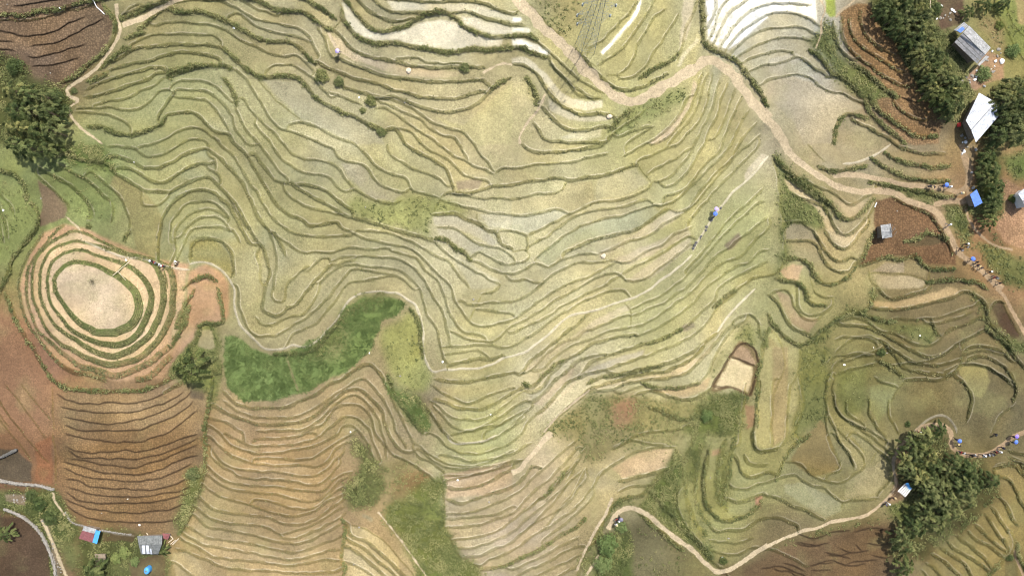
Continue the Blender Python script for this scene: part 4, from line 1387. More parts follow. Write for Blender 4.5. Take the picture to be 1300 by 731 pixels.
def make_tree(kind, seed, mat, height, R):
    """unit tree standing at the origin: trunk with limbs, crown of leafy plumes"""
    r = np.random.default_rng(seed); root = empty(kind, (0, 0, 0))
    bm = bmesh.new(); lean = r.normal(size=2)*.25
    top = Vector((lean[0], lean[1], height*.72)); tube(bm, (0, 0, -.4), top*.5, .20, .15); tube(bm, top*.5, top, .15, .06)
    nl = 30; P, T, Sz, Nn = [], [], [], []
    for i in range(nl):
        th = i*2.39996+r.normal()*.35; q = math.sqrt((i+.5)/nl)*(.9+.25*r.random()); rad = R*q
        zc = height*(.98-.42*q*q)+r.normal()*.35
        c = np.array([math.cos(th)*rad*.78+lean[0], math.sin(th)*rad*.78+lean[1], zc])
        out = np.array([math.cos(th), math.sin(th), 0])*(.35+q)
        if i % 3 == 0:
            st = top*(.55+.4*r.random()); tube(bm, st, Vector(c)-Vector((0, 0, .3)), .06, .02, 4)
        n = 115; ln = R*(.32+.2*r.random()); t = r.random(n)**.8
        sp = r.normal(size=(n, 3))*np.array([.19, .19, .13])*R*.45*(1-.5*t)[:, None]
        p = c+out[None]*(t*ln)[:, None]*.8+sp; p[:, 2] += .25*R*(.3-t*t)*(.5+q)
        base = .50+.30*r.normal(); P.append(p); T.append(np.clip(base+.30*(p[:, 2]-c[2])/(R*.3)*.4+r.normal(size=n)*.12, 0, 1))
        Sz.append(r.uniform(.13, .28, n)); Nn.append(np.tile(out*.7+[0, 0, .7], (n, 1)))
    P = np.vstack(P)
    v, f, s = leaf_quads(P, np.concatenate(Sz), np.vstack(Nn), .62, r)
    cr = mesh_from('crown', v, f, s, mat, root, dict(tint=np.repeat(np.concatenate(T), 4)))
    bm_obj('trunk', bm, M_BARK, root)
    return root
def make_bush(kind, seed, mat, R=1.0, n=520, hh=.8):
    r = np.random.default_rng(seed); nl = 12; P, T, N = [], [], []
    for i in range(nl):
        th = i*2.4; q = math.sqrt(i/nl); c = np.array([math.cos(th)*q*.72*R, math.sin(th)*q*.72*R, R*hh*(.75-.45*q)])
        m = n//nl; d = r.normal(size=(m, 3)); d /= np.linalg.norm(d, axis=1)[:, None]; d[:, 2] = np.abs(d[:, 2])*.9-.15
        P.append(c+d*R*.36*(.6+.5*r.random((m, 1)))); N.append(d+[0, 0, .4]); T.append(np.clip(.5+.17*r.normal()+r.normal(size=m)*.13, 0, 1))
    P = np.vstack(P); v, f, s = leaf_quads(P, r.uniform(.09, .17, len(P))*R**.5, np.vstack(N), .5, r)
    root = empty(kind, (0, 0, 0)); mesh_from('foliage', v, f, s, mat, root, dict(tint=np.repeat(np.concatenate(T), 4)))
    bm = bmesh.new()
    for i in range(4): tube(bm, (0, 0, -.2), (math.cos(i*1.6)*R*.35, math.sin(i*1.6)*R*.35, R*hh*.6), .04, .015, 4)
    bm_obj('stem', bm, M_BARK, root)
    return root
def copy_tree(o, parent=None):
    c = o.copy(); C.objects.link(c)
    if parent: c.parent = parent
    for ch in list(o.children): copy_tree(ch, c)
    return c
pool = {}
def place(key, proto_fn, u, v, rad_px, unit_r, label, cat, group=None, hmul=1.0, rz=None):
    if key not in pool: pool[key] = [proto_fn(), False]
    pr, used = pool[key]; o = copy_tree(pr) if used else pr; pool[key][1] = True
    p = at(u, v); o.location = Vector(p)-Vector((0, 0, .05)); s = rad_px*S/unit_r
    o.scale = (s, s, s*hmul); o.rotation_euler = (0, 0, random.uniform(0, 6.28) if rz is None else rz)
    for k in ('group',):
        if k in o: del o[k]
    return tag(o, label, cat, group)
def inpoly(x, y, P):
    c = False; n = len(P)
    for i in range(n):
        (ax, ay), (bx, by) = P[i], P[(i+1) % n]
        if (ay > y) != (by > y) and x < (bx-ax)*(y-ay)/(by-ay)+ax: c = not c
    return c
def edge(x, y, a, b):
    dx, dy = b[0]-a[0], b[1]-a[1]; t = max(0, min(1, ((x-a[0])*dx+(y-a[1])*dy)/max(dx*dx+dy*dy, 1e-6))); return math.hypot(x-a[0]-t*dx, y-a[1]-t*dy)
def grove(poly, dmin, seed, tries=4000):
    r = random.Random(seed); xs = [a for a, b in poly]; ys = [b for a, b in poly]; out = []
    for _ in range(tries):
        x, y = r.uniform(min(xs), max(xs)), r.uniform(min(ys), max(ys))
        if inpoly(x, y, poly) and all(edge(x, y, poly[i_-1], poly[i_]) > 7.5 for i_ in range(len(poly))) and all(math.hypot(x-a, y-b) > dmin for a, b in out): out.append((x, y))
    return out
def foot(u, v, h):
    """where the trunk stands when the crown, h metres up, is drawn at u, v"""
    f = (H-h*.75)/H; return 650+(u-650)*f, 365.5+(v-365.5)*f
G_NW = [(8,112),(26,118),(46,118),(12,138),(34,140),(54,140),(20,160),(42,164),(60,165),(10,182),(30,186),(48,186),(4,158)]
G_NE = grove([(1118,-20),(1190,-20),(1194,38),(1212,44),(1212,60),(1228,84),(1239,118),(1220,154),(1200,144),(1186,120),(1174,90),(1164,62),(1146,42),(1126,24)], 11.5, 5)
G_E = grove([(1268,116),(1300,92),(1320,100),(1320,168),(1284,176),(1262,180),(1274,152)], 12.5, 6)
G_S = grove([(1250,192),(1272,184),(1284,235),(1280,262),(1268,290),(1254,284),(1262,255),(1250,215)], 11, 8)
G_SE = grove([(1166,552),(1190,550),(1198,580),(1210,582),(1248,587),(1258,603),(1261,618),(1254,635),(1236,655),(1212,672),(1190,682),(1172,694),(1160,706),(1136,704),(1140,688),(1158,668),(1172,648),(1170,623),(1160,610),(1140,593),(1152,575)], 12.5, 9)
def trees(pts, mat, name, label, group, r0, r1, hm, key, h=8):
    for i, (u, v) in enumerate(pts):
        k = key+str(i % 3) if i % 4 < 3 else key+'w'; a, b = foot(u, v, h)
        place(k, lambda: make_tree(name, 100+sum(map(ord, k)), M_BROAD if k[-1] == 'w' else mat, 7.5, 3.0), a, b, random.uniform(r0, r1)*.79, 3.0, label, 'tree', group, hm)
trees(G_NW, M_TREE, 'bamboo_tree', 'feathery olive tree in the dense grove at the left edge of the terraces', 'trees of the left edge grove', 13, 17, 1.2, 'nw')
trees(G_NE, M_TREE, 'bamboo_tree', 'feathery olive green tree in the long grove beside the grey roofed house', 'trees between brown terraces and grey roofed house', 11, 15, 1.15, 'ne')
trees(G_E, M_TREE, 'bamboo_tree', 'dark tree in the grove to the right of the white roofed house', 'trees right of the white roofed house', 12, 16, 1.15, 'ea')
trees(G_S, M_BROAD, 'broadleaf_tree', 'round green broadleaf tree in the row behind the blue tarp hut', 'broadleaf trees by the blue tarp hut', 10, 13, 1.0, 'so', 6)
trees(G_SE, M_TREE, 'bamboo_tree', 'feathery olive green tree in the grove beside the slatted shelter', 'trees of the grove at the bottom right', 12, 16, 1.15, 'se')
bt = lambda nm, m, sd, hh=.8: (lambda: make_bush(nm, sd, m, 2.0, 900, hh))
for u, v, r, key, nm, mat, lab, cat in [
 (22,86,13,'b1','broadleaf_bush',M_BROAD,'dark green rounded bush under the brown ploughed field','bush'),
 (72,124,14,'b1','broadleaf_bush',M_BROAD,'wide dark green bush at the right side of the left grove','bush'),
 (84,141,10,'b1','broadleaf_bush',M_BROAD,'small dark green bush where the path bends beside the left grove','bush'),
 (64,150,11,'b1','broadleaf_bush',M_BROAD,'leafy bush tucked between the left grove and the path','bush'),
 (95,116,5,'b2','round_shrub',M_SCRUB,'tiny shrub at the foot of the brown ploughed field beside the path','shrub'),
 (409,98,11,'b2','round_shrub',M_SCRUB,'spreading green shrub on a terrace riser below the pale path','shrub'),
 (431,104,8,'b2','round_shrub',M_SCRUB,'smaller green shrub just right of the spreading shrub','shrub'),
 (471,129,9,'b2','round_shrub',M_SCRUB,'round green shrub standing alone amid the upper terraces','shrub'),
 (461,141,5,'b2','round_shrub',M_SCRUB,'little shrub below the lone round shrub','shrub'),
 (590,87,8,'b2','round_shrub',M_SCRUB,'round green shrub beneath the large pale flooded terrace','shrub'),
 (484,168,7,'b2','round_shrub',M_SCRUB,'narrow shrub at the lower end of the grey pond terrace','shrub'),
 (113,287,5,'b2','round_shrub',M_SCRUB,'dot of green shrub above the oval knoll','shrub'),
 (246,465,22,'t1','bushy_tree',M_BROAD,'bright green bushy tree beside the oval knoll and the seedling bed','tree'),
 (268,452,11,'b2','round_shrub',M_SCRUB,'green shrub between the bushy tree and the seedling bed','shrub'),
 (246,600,11,'b2','round_shrub',M_SCRUB,'pale green shrub on the strip right of the brown ploughed field','shrub'),
 (276,468,9,'b2','round_shrub',M_SCRUB,'low shrub at the left tip of the seedling bed','shrub'),
 (918,711,7,'b1','broadleaf_bush',M_BROAD,'dark oval bush inside the bend of the lower path','bush'),
 (896,527,10,'b3','leafy_bush',M_RICE,'bright green bush below the cream pond','bush'),
 (1192,545,12,'t2','bushy_tree',M_BROAD,'round tree at the tip of the lower right grove inside the path bend','tree'),
 (1262,612,11,'t2','bushy_tree',M_BROAD,'rounded green tree at the right end of the lower right grove','tree'),
 (1146,718,15,'t2','bushy_tree',M_BROAD,'bright bushy tree at the bottom below the lower right grove','tree'),
 (1152,538,5,'b1','broadleaf_bush',M_BROAD,'small dark bush by the tan path left of the lower right grove','bush'),
 (1247,95,12,'b3','leafy_bush',M_BROAD,'green bush in the yard between the grey house and the white roof','bush'),
 (1188,13,9,'b4','grey_green_bush',M_BROAD,'bluish green bush at the top edge of the upper right grove','bush'),
 (1232,12,9,'t2','bushy_tree',M_BROAD,'dark green tree directly above the grey roofed house','tree'),
 (1252,6,10,'t2','bushy_tree',M_BROAD,'dark green tree at the top edge right of the grey roofed house','tree'),
 (1278,4,10,'t2','bushy_tree',M_BROAD,'dark green tree nearest the top right corner','tree'),
 (1268,33,7,'b5','yellow_shrub',M_PALE,'yellow green shrub on the slope right of the grey roofed house','shrub'),
 (1284,66,11,'b3','leafy_bush',M_BROAD,'green bush on the right side of the bare yard','bush'),
 (1256,244,10,'b5','yellow_shrub',M_PALE,'yellow green shrub just right of the blue tarp hut','shrub'),
 (1285,252,7,'b5','yellow_shrub',M_PALE,'yellow green shrub left of the white walled house','shrub'),
 (1118,447,7,'b1','broadleaf_bush',M_BROAD,'dark bush in the middle of the dim right hand terraces','bush'),
 (118,722,16,'t2','bushy_tree',M_BROAD,'dark rounded tree below the red roofed hut','tree'),
 (52,638,12,'b1','broadleaf_bush',M_BROAD,'dark green bush on the bank above the stone walled plot','bush'),
 (66,655,13,'b1','broadleaf_bush',M_BROAD,'dark green bush left of the red roofed hut','bush'),
 (42,628,10,'b1','broadleaf_bush',M_BROAD,'dark bush just below the long dry stone wall','bush'),
 (6,680,12,'t2','bushy_tree',M_BROAD,'dark tree on the brown plot in the bottom left corner','tree'),
 (206,698,9,'t2','bushy_tree',M_BROAD,'small dark tree overhanging the weathered grey shed','tree'),
 (160,700,10,'b3','leafy_bush',M_RICE,'bright leafy bush in the garden left of the weathered grey shed','bush'),
 (148,708,9,'b3','leafy_bush',M_RICE,'bright leafy bush nearest the brushwood roof','bush'),
 (172,712,8,'b3','leafy_bush',M_RICE,'bright leafy bush below the weathered grey shed','bush'),
 (1281,707,6,'b1','broadleaf_bush',M_BROAD,'dark bush at the head of the stony track at lower right','bush'),
 (770,690,18,'b3','leafy_bush',M_SCRUB,'broad green bush below the trekkers at the bottom path bend','bush'),
 (788,668,10,'b3','leafy_bush',M_SCRUB,'green bush right beside the trekkers at the path bend','bush'),
 (765,715,15,'b3','leafy_bush',M_SCRUB,'broad green bush at the bottom edge below the path bend','bush'),
]:
    if key[0] == 't': place(key, (lambda nm=nm, mat=mat, key=key: make_tree(nm, 40+ord(key[1]), mat, 5.5, 3.0)), *foot(u, v, 3), r*.85, 3.0, lab, cat)
    else: place(key, bt(nm, mat, 60+ord(key[1])), u, v, r*.95, 2.0, lab, cat)
# ------------------------------------------------------------------ houses, sheds, pylon
def V3(p): return Vector([float(a) for a in p])
def sheet(name, quad, hts, mat, parent, nu=2, nv=2, corr=0.0, waves=0, thick=.05, inv=None, base=None):
    """roof sheet: corners given on the map at their height above 'base'; nu x nv grid, corrugated along its first side"""
    cs = []
    for (u, v), h in zip(quad, hts):
        z = base+h; k = S*(H-z)/H; cs.append(Vector(((u-650)*k, (365.5-v)*k, z)))
    nrm = (cs[1]-cs[0]).cross(cs[3]-cs[0]).normalized()
    if nrm.z < 0: nrm = -nrm
    if waves: nu = waves*4
    bm = bmesh.new(); g = {}
    for s in (0, 1):
        for i in range(nu+1):
            for j in range(nv+1):
                a, b = i/nu, j/nv
                p = (cs[0]*(1-a)+cs[1]*a)*(1-b)+(cs[3]*(1-a)+cs[2]*a)*b
                w_ = math.sin(a*waves*2*math.pi)*corr if waves else 0
                g[s, i, j] = bm.verts.new(p+nrm*(w_-(thick if s else 0)+random.uniform(-1, 1)*.012))
    for i in range(nu):
        for j in range(nv):
            bm.faces.new((g[0, i, j], g[0, i+1, j], g[0, i+1, j+1], g[0, i, j+1])); bm.faces.new((g[1, i, j+1], g[1, i+1, j+1], g[1, i+1, j], g[1, i, j]))
    for i in range(nu):
        bm.faces.new((g[0, i, 0], g[1, i, 0], g[1, i+1, 0], g[0, i+1, 0])); bm.faces.new((g[0, i+1, nv], g[1, i+1, nv], g[1, i, nv], g[0, i, nv]))
    for j in range(nv):
        bm.faces.new((g[0, 0, j+1], g[1, 0, j+1], g[1, 0, j], g[0, 0, j])); bm.faces.new((g[0, nu, j], g[1, nu, j], g[1, nu, j+1], g[0, nu, j+1]))
    o = bm_obj(name, bm, mat)
    if parent: o.parent = parent; o.matrix_parent_inverse = Matrix.Translation(-parent.location)
    return o
def walls(name, quad, hts, mat, parent, base, inset=.86, low=.8):
    c = (sum(q[0] for q in quad)/4, sum(q[1] for q in quad)/4); bm = bmesh.new(); tops, bots = [], []
    for (u, v), h in zip(quad, hts):
        u, v = c[0]+(u-c[0])*inset, c[1]+(v-c[1])*inset; z = base+h-.10; k = S*(H-z)/H
        tops.append(bm.verts.new(((u-650)*k, (365.5-v)*k, z))); bots.append(bm.verts.new(((u-650)*k, (365.5-v)*k, base-low)))
    for i in range(4):
        j = (i+1) % 4; bm.faces.new((tops[i], tops[j], bots[j], bots[i]))
    bm.faces.new(tops); bm.faces.new(bots[::-1])
    o = bm_obj(name, bm, mat); o.parent = parent; o.matrix_parent_inverse = Matrix.Translation(-parent.location); return o
M_ROOFG = plain_mat('weathered_roof', (.27, .26, .25), .8, .5, 2.4)
M_ROOFP = plain_mat('pale_roof', (.23, .23, .225), .6, .5, 2.0)
M_ROOFW = plain_mat('white_metal_roof', (.46, .48, .52), .5, .42, 1.3, 0, .4)
M_ROOFD = plain_mat('old_slate', (.12, .125, .12), .85, .5, 2.2)
M_RED = plain_mat('faded_red_sheet', (.20, .075, .075), .7, .3, 2.0)
M_BLUE = plain_mat('blue_tarp', (.055, .14, .46), .5, .25, 2.5, 0, .4)
M_BLUE2 = plain_mat('light_blue_tarp', (.06, .26, .55), .5, .25, 2.5, 0, .4)
M_WOOD = plain_mat('grey_timber', (.20, .155, .11), .85, .4, 3)
M_PALEWOOD = plain_mat('bleached_timber', (.48, .40, .29), .8, .3, 3)
M_WHITE = plain_mat('white_plastic', (.72, .72, .70), .6, .15, 4)
M_CONC = plain_mat('concrete', (.38, .37, .36), .85, .45, 2.4)
M_THATCH = plain_mat('brushwood', (.17, .135, .095), .95, .5, 4)
M_STEEL = plain_mat('galvanised_steel', (.22, .24, .23), .55, .25, 3, .3)
M_STONE = plain_mat('field_stone', (.22, .20, .17), .9, .35, 2)
M_DSTONE = plain_mat('dark_stone', (.10, .095, .085), .9, .4, 2)
M_REDP = plain_mat('red_plastic', (.55, .04, .03), .5, .2, 3)
def house(name, u, v, label, cat):
    return empty(name, V3(at(u, v)), label=label, cat=cat), float(Z(u, v))
def lerpq(a, b, t): return (a[0]+(b[0]-a[0])*t, a[1]+(b[1]-a[1])*t)

# grey roofed farmhouse
r, b = house('farmhouse', 1235, 57, 'long farmhouse with grey sheet roof, pale ridge strip and a blue tarp corner', 'house')
walls('wall', [(1214,52),(1240,78),(1256,62),(1230,35)], (2.5, 2.5, 2.4, 2.4), M_WOOD, r, b)
e0, e1, r1, r0 = (1211.5,54), (1240.5,81.5), (1250.5,70), (1222.5,42)
for i in range(3):
    t0, t1 = i/3+.012, (i+1)/3-.02
    q = [lerpq(e0, r0, t0), lerpq(e1, r1, t0), lerpq(e1, r1, t1), lerpq(e0, r0, t1)]
    hh = [2.6+1.2*t0, 2.6+1.2*t0, 2.6+1.2*t1, 2.6+1.2*t1]
    o = sheet('roof', q, hh, M_ROOFG, r, waves=0, nu=8, nv=3, base=b)
sheet('roof', [r0, r1, (1258,61), (1230.5,33)], (3.75, 3.75, 3.0, 3.0), M_ROOFP, r, waves=16, corr=.035, base=b)
bm = bmesh.new(); tube(bm, V3(at(*r0, 3.9)), V3(at(*r1, 3.9)), .09, .09); o = bm_obj('ridge_cap', bm, M_ROOFD); o.parent = r; o.matrix_parent_inverse = Matrix.Translation(-r.location)
sheet('porch_roof', [(1241,82.5),(1243.5,84),(1256,72.5),(1252,70.5)], (2.2, 1.9, 1.9, 2.2), M_ROOFP, r, waves=6, corr=.03, base=b)
sheet('lean_to_roof', [(1211,38.5),(1224,28),(1230,33.5),(1221,42)], (2.2, 2.2, 2.6, 2.6), M_ROOFP, r, waves=8, corr=.03, base=b)
sheet('tarp', [(1215,39),(1221.5,34),(1225,37),(1219,42)], (2.42, 2.42, 2.72, 2.72), M_BLUE, r, nu=5, nv=4, base=b)
# white roofed house
r, b = house('white_roofed_house', 1247, 149, 'house with a bright white metal roof half hidden among dark trees', 'house')
walls('wall', [(1229,154),(1243,122),(1264,133),(1240,177)], (2.4, 2.4, 2.4, 2.4), M_WOOD, r, b, .9)
sheet('roof', [(1226,153),(1243,118),(1264.5,130),(1233,165)], (2.5, 2.6, 3.3, 3.3), M_ROOFW, r, waves=18, corr=.03, nv=3, base=b)
sheet('roof', [(1233,165),(1264.5,130),(1267.5,148),(1239,181)], (3.3, 3.3, 2.5, 2.5), M_ROOFW, r, waves=18, corr=.03, nv=3, base=b)
bm = bmesh.new(); k1, k2 = at(1233, 165, 3.38), at(1264.5, 130, 3.38); k1[2] = k2[2] = b+3.38; tube(bm, V3(k1), V3(k2), .08, .08); o = bm_obj('ridge_cap', bm, M_ROOFP); o.parent = r; o.matrix_parent_inverse = Matrix.Translation(-r.location)
# blue tarp hut
r, b = house('tarp_hut', 1240, 252, 'small hut roofed with a bright blue tarp where two paths meet', 'hut')
walls('wall', [(1232,248),(1240,242),(1247,257),(1238,263)], (2, 2.1, 2, 1.9), M_WOOD, r, b, .82)
sheet('tarp_roof', [(1231.5,247),(1240,240.5),(1247.5,257.5),(1237.5,263)], (2.1, 2.3, 2.2, 2.0), M_BLUE, r, nu=7, nv=9, base=b)
bm = bmesh.new()
for a in ((1231.8,248),(1237,263.5),(1234,255)): tube(bm, V3(at(a[0]-1.2, a[1], -.3)), V3(at(a[0]-1.2, a[1], 1.9)), .06, .05)
o = bm_obj('post', bm, M_PALEWOOD); o.parent = r; o.matrix_parent_inverse = Matrix.Translation(-r.location)
# white house at the right edge
r, b = house('white_walled_house', 1303, 252, 'white roofed house cut by the right edge above the red rows', 'house')
walls('wall', [(1294,247),(1303,239),(1314,254),(1302,264)], (2.4, 2.4, 2.4, 2.4), M_WHITE, r, b, .9)
sheet('roof', [(1292.5,246),(1302,238),(1308,246),(1298,255)], (2.5, 2.5, 3.2, 3.2), M_ROOFW, r, waves=10, corr=.03, base=b)
sheet('roof', [(1298,255),(1308,246),(1315,255),(1302,265)], (3.2, 3.2, 2.5, 2.5), M_ROOFG, r, waves=10, corr=.03, base=b)
# field hut on the ploughed plot
r, b = house('field_hut', 1125, 294, 'square field hut with pale grey roof alone on the ploughed brown plot', 'hut')
walls('wall', [(1118,286),(1131,284.5),(1132.5,301),(1120,302.5)], (1.9, 1.9, 1.9, 1.9), M_WOOD, r, b, .86)
sheet('roof', [(1117.8,285.8),(1131,284),(1132,292.6),(1118.8,294.6)], (2.0, 2.0, 2.35, 2.35), M_ROOFP, r, waves=9, corr=.03, base=b)
sheet('roof', [(1118.8,294.6),(1132,292.6),(1133,301),(1120,303)], (2.35, 2.35, 2.0, 2.0), M_ROOFP, r, waves=9, corr=.03, base=b)
bm = bmesh.new()
for a, c in (((1121,287),(1124,299)),((1125,286),(1123,293)),((1128,289),(1124,296)),((1130,295),(1126,301)),((1121,297),(1129,291))):
    p1, p2 = at(*a, 0), at(*c, 0); p1[2] = p2[2] = b+2.45; tube(bm, V3(p1), V3(p2), .04, .04, 4)
o = bm_obj('roof_pole', bm, M_DSTONE); o.parent = r; o.matrix_parent_inverse = Matrix.Translation(-r.location)
# red roofed hut
r, b = house('red_roofed_hut', 113, 678, 'hut with faded red roof, white upper sheets and a blue tarp side', 'hut')
walls('wall', [(106,668),(123,672),(119,688),(101,683)], (1.9, 1.9, 1.8, 1.8), M_WOOD, r, b, .86)
sheet('roof', [(106.6,667),(122.4,671),(119.8,677),(104.4,673)], (2.0, 2.0, 2.5, 2.5), M_ROOFP, r, waves=9, corr=.03, base=b)
sheet('roof', [(104.4,673),(119.8,677),(117.5,688.5),(100,683)], (2.5, 2.5, 2.0, 2.0), M_RED, r, waves=11, corr=.03, base=b)
sheet('tarp', [(121.6,672.5),(127.5,673.8),(123,690),(117.3,688)], (2.3, 1.9, 1.8, 2.15), M_BLUE2, r, nu=5, nv=7, base=b)
# weathered shed
r, b = house('weathered_shed', 190, 691, 'wide weathered shed with dark grey roof patched with white sheets', 'shed')
walls('wall', [(175,681),(205,680),(202,701),(179,702)], (1.9, 1.9, 1.9, 1.9), M_WOOD, r, b, .88)
sheet('roof', [(174,680),(206,679),(205.5,690.5),(176,691)], (2.0, 2.0, 2.7, 2.7), M_ROOFD, r, waves=14, corr=.035, base=b)
sheet('roof', [(176,691),(205.5,690.5),(201,703),(179,703)], (2.7, 2.7, 2.0, 2.0), M_ROOFD, r, waves=14, corr=.035, base=b)
for q in ([(180,692),(184,692),(184.5,702.5),(181,702.5)], [(185,692),(188.5,692),(190,702.5),(186.3,702.5)], [(190,696),(192,696),(193.5,703),(191.2,703)]):
    sheet('patch_sheet', q, (2.78, 2.78, 2.12, 2.12), M_ROOFW, r, waves=3, corr=.02, thick=.03, base=b)
r, b = house('pink_roofed_coop', 211, 680, 'tiny coop with dull pink roof right of the weathered shed', 'coop')
walls('wall', [(207,677),(215.5,678),(213,684),(208,683)], (1.0, 1.0, 1.0, 1.0), M_WOOD, r, b, .85)
sheet('roof', [(206,676.5),(216,677.8),(213,684.5),(207.3,683)], (1.3, 1.3, 1.05, 1.05), M_RED, r, waves=5, corr=.03, base=b)
r, b = house('brushwood_shelter', 127, 707, 'low shelter roofed with brown brushwood below the red roofed hut', 'shelter')
walls('wall', [(121,703),(133,704),(132.5,712),(121.5,710)], (1.1, 1.1, 1.1, 1.1), M_WOOD, r, b, .8)
sheet('thatch', [(120,702.5),(133.5,703),(134,708),(121,707)], (1.2, 1.2, 1.7, 1.7), M_THATCH, r, nu=9, nv=4, thick=.15, base=b)
sheet('thatch', [(121,707),(134,708),(133,713),(120.5,711.5)], (1.7, 1.7, 1.2, 1.2), M_THATCH, r, nu=9, nv=4, thick=.15, base=b)
# slatted shelter by the lower right grove
r, b = house('slatted_shelter', 1148, 622, 'open shelter of white slats with a light blue tarp beside the lower right grove', 'shelter')
A, B_, Cc, D = (1139.5,623), (1149,613), (1158.5,620), (1150,631)
for i in range(5):
    t0, t1 = i/5+.03, i/5+.13
    sheet('slat', [lerpq(A, D, t0), lerpq(B_, Cc, t0), lerpq(B_, Cc, t1), lerpq(A, D, t1)], (2.0, 2.0, 2.0, 2.0), M_WHITE, r, thick=.05, base=b)
sheet('tarp', [(1149,613.5),(1153,612.5),(1158,619.5),(1154.5,621.5)], (2.12, 2.12, 2.1, 2.1), M_BLUE2, r, nu=5, nv=5, base=b)
bm = bmesh.new()
for a in (A, B_, Cc, D): tube(bm, V3(at(*a, -.3)), V3(at(a[0], a[1], 1.92)), .05, .05)
o = bm_obj('post', bm, M_WOOD); o.parent = r; o.matrix_parent_inverse = Matrix.Translation(-r.location)
bm = bmesh.new()
for a, c in ((lerpq(A, B_, .25), lerpq(D, Cc, .25)), (lerpq(A, B_, .8), lerpq(D, Cc, .8))):
    tube(bm, V3(at(*a, 1.9)), V3(at(*c, 1.9)), .05, .05)
o = bm_obj('beam', bm, M_WOOD); o.parent = r; o.matrix_parent_inverse = Matrix.Translation(-r.location)
# water tank
r = empty('water_tank', V3(at(190, 721)), label='upright blue water tank below the weathered shed', cat='tank')
bm = bmesh.new(); prof = [(.0, 0), (.55, 0), (.58, .15), (.55, .5), (.59, .9), (.55, 1.3), (.45, 1.45), (.2, 1.52), (.0, 1.53)]; n = 18; rg = []
for rr, zz in prof: rg.append([bm.verts.new((rr*math.cos(t*2*math.pi/n), rr*1.35*math.sin(t*2*math.pi/n), zz)) for t in range(n)] if rr else [bm.verts.new((0, 0, zz))])
for a, c in zip(rg, rg[1:]):
    for i in range(n):
        j = (i+1) % n; f = [a[i % len(a)], a[j % len(a)], c[j % len(c)], c[i % len(c)]]; f = list(dict.fromkeys(f)); bm.faces.new(f)
bm_obj('tank_body', bm, M_BLUE2, r, True)
bm = bmesh.new(); tube(bm, (0, 0, 1.5), (0, 0, 1.6), .2, .2, 12); bm_obj('lid', bm, M_ROOFD, r)

# lattice pylon at the top of the sheet
r = empty('lattice_pylon', V3(at(743, 61)), rz=.25, label='tall steel lattice pylon beside the tan road at the top edge', cat='pylon')
def barset(name, segs, rad=.055):
    bm = bmesh.new()
    for a, c in segs: tube(bm, a, c, rad, rad, 4)
    return bm_obj(name, bm, M_STEEL, r)
hw = lambda z: 1.45-.035*z
lv = [0, 3, 6, 9, 12, 15, 18, 21, 24]; cor = ((1, 1), (-1, 1), (-1, -1), (1, -1))
for sx, sy in cor: barset('leg', [((sx*hw(a), sy*hw(a), a-(.5 if a == 0 else 0)), (sx*hw(c), sy*hw(c), c)) for a, c in zip(lv, lv[1:])], .04)
sg = []
for a, c in zip(lv, lv[1:]):
    for i in range(4):
        (x0, y0), (x1, y1) = cor[i], cor[(i+1) % 4]
        sg += [((x0*hw(a), y0*hw(a), a), (x1*hw(c), y1*hw(c), c)), ((x1*hw(a), y1*hw(a), a), (x0*hw(c), y0*hw(c), c)), ((x0*hw(c), y0*hw(c), c), (x1*hw(c), y1*hw(c), c))]
barset('bracing', sg, .016)
for zc, L in ((14, 2.9), (18, 3.3), (22, 2.8)):
    sg = []
    sg.append(((-L, 0, zc+.2), (L, 0, zc+.2)))
    for s in (1, -1):
        for y in (1, -1):
            sg += [((s*hw(zc), y*hw(zc), zc), (s*L, 0, zc+.2)), ((s*hw(zc), y*hw(zc), zc+1.6), (s*L, 0, zc+.2))]
        for t in (.33, .66):
            x = s*(hw(zc)+(L-hw(zc))*t); y = hw(zc)*(1-t); sg += [((x, y, zc+.1), (x, -y, zc+.1)), ((x, y, zc+.1), (x, 0, zc+1.6*(1-t)+.2))]
    arm = barset('cross_arm', sg, .022)
    for s in (1, -1):
        bm = bmesh.new()
        for k in range(6): tube(bm, (s*L, 0, zc+.1-k*.16), (s*L, 0, zc+.02-k*.16), .16, .12, 8)
        o = bm_obj('insulator', bm, M_STEEL, arm)

# ------------------------------------------------------------------ walls of stone, poles, stones
def stone_wall(name, pts, label, mat, h=.55, w=.32, step=1.9):
    o, s = smooth_line(pts); bm = bmesh.new(); a = at(o[:, 0], o[:, 1]); a0 = V3(a[len(a)//2]); st = max(1, int(step/.5))
    for i in range(0, len(a), st):
        for lay in range(2):
            sx = w*random.uniform(.7, 1.3); m = Matrix.Translation(V3(a[i])-a0+Vector((random.uniform(-.08, .08), random.uniform(-.08, .08), h*(.15+.5*lay))))
            m = m @ Matrix.Rotation(random.uniform(0, 6.3), 4, 'Z') @ Matrix.Diagonal((sx, sx*random.uniform(.6, .9), h*.42, 1))
            g = bmesh.ops.create_icosphere(bm, subdivisions=1, radius=1, matrix=m)
            for vv_ in g['verts']: vv_.co += Vector((random.uniform(-.04, .04), random.uniform(-.04, .04), random.uniform(-.03, .03)))
    ob = bm_obj(name, bm, mat); ob.location = a0; return tag(ob, label, 'wall')
T3 = lambda s: [(float(p.split(',')[0])/3.994, 548+float(p.split(',')[1])/3.994) for p in s.split()]
stone_wall('stone_wall', T3('-40,240 0,245 100,262 200,270 270,290'), 'pale dry stone wall between dark grey plot and green bank', M_STONE)
stone_wall('stone_wall', T3('30,390 120,430 200,500 250,590 280,680 285,731 290,790'), 'curved dry stone wall round the brown plot in the bottom left corner', M_STONE)
stone_wall('stone_wall', T3('-40,150 0,132 45,110 90,88'), 'short black stone wall at the left edge inside the dark grey plot', M_DSTONE, .8, .35)
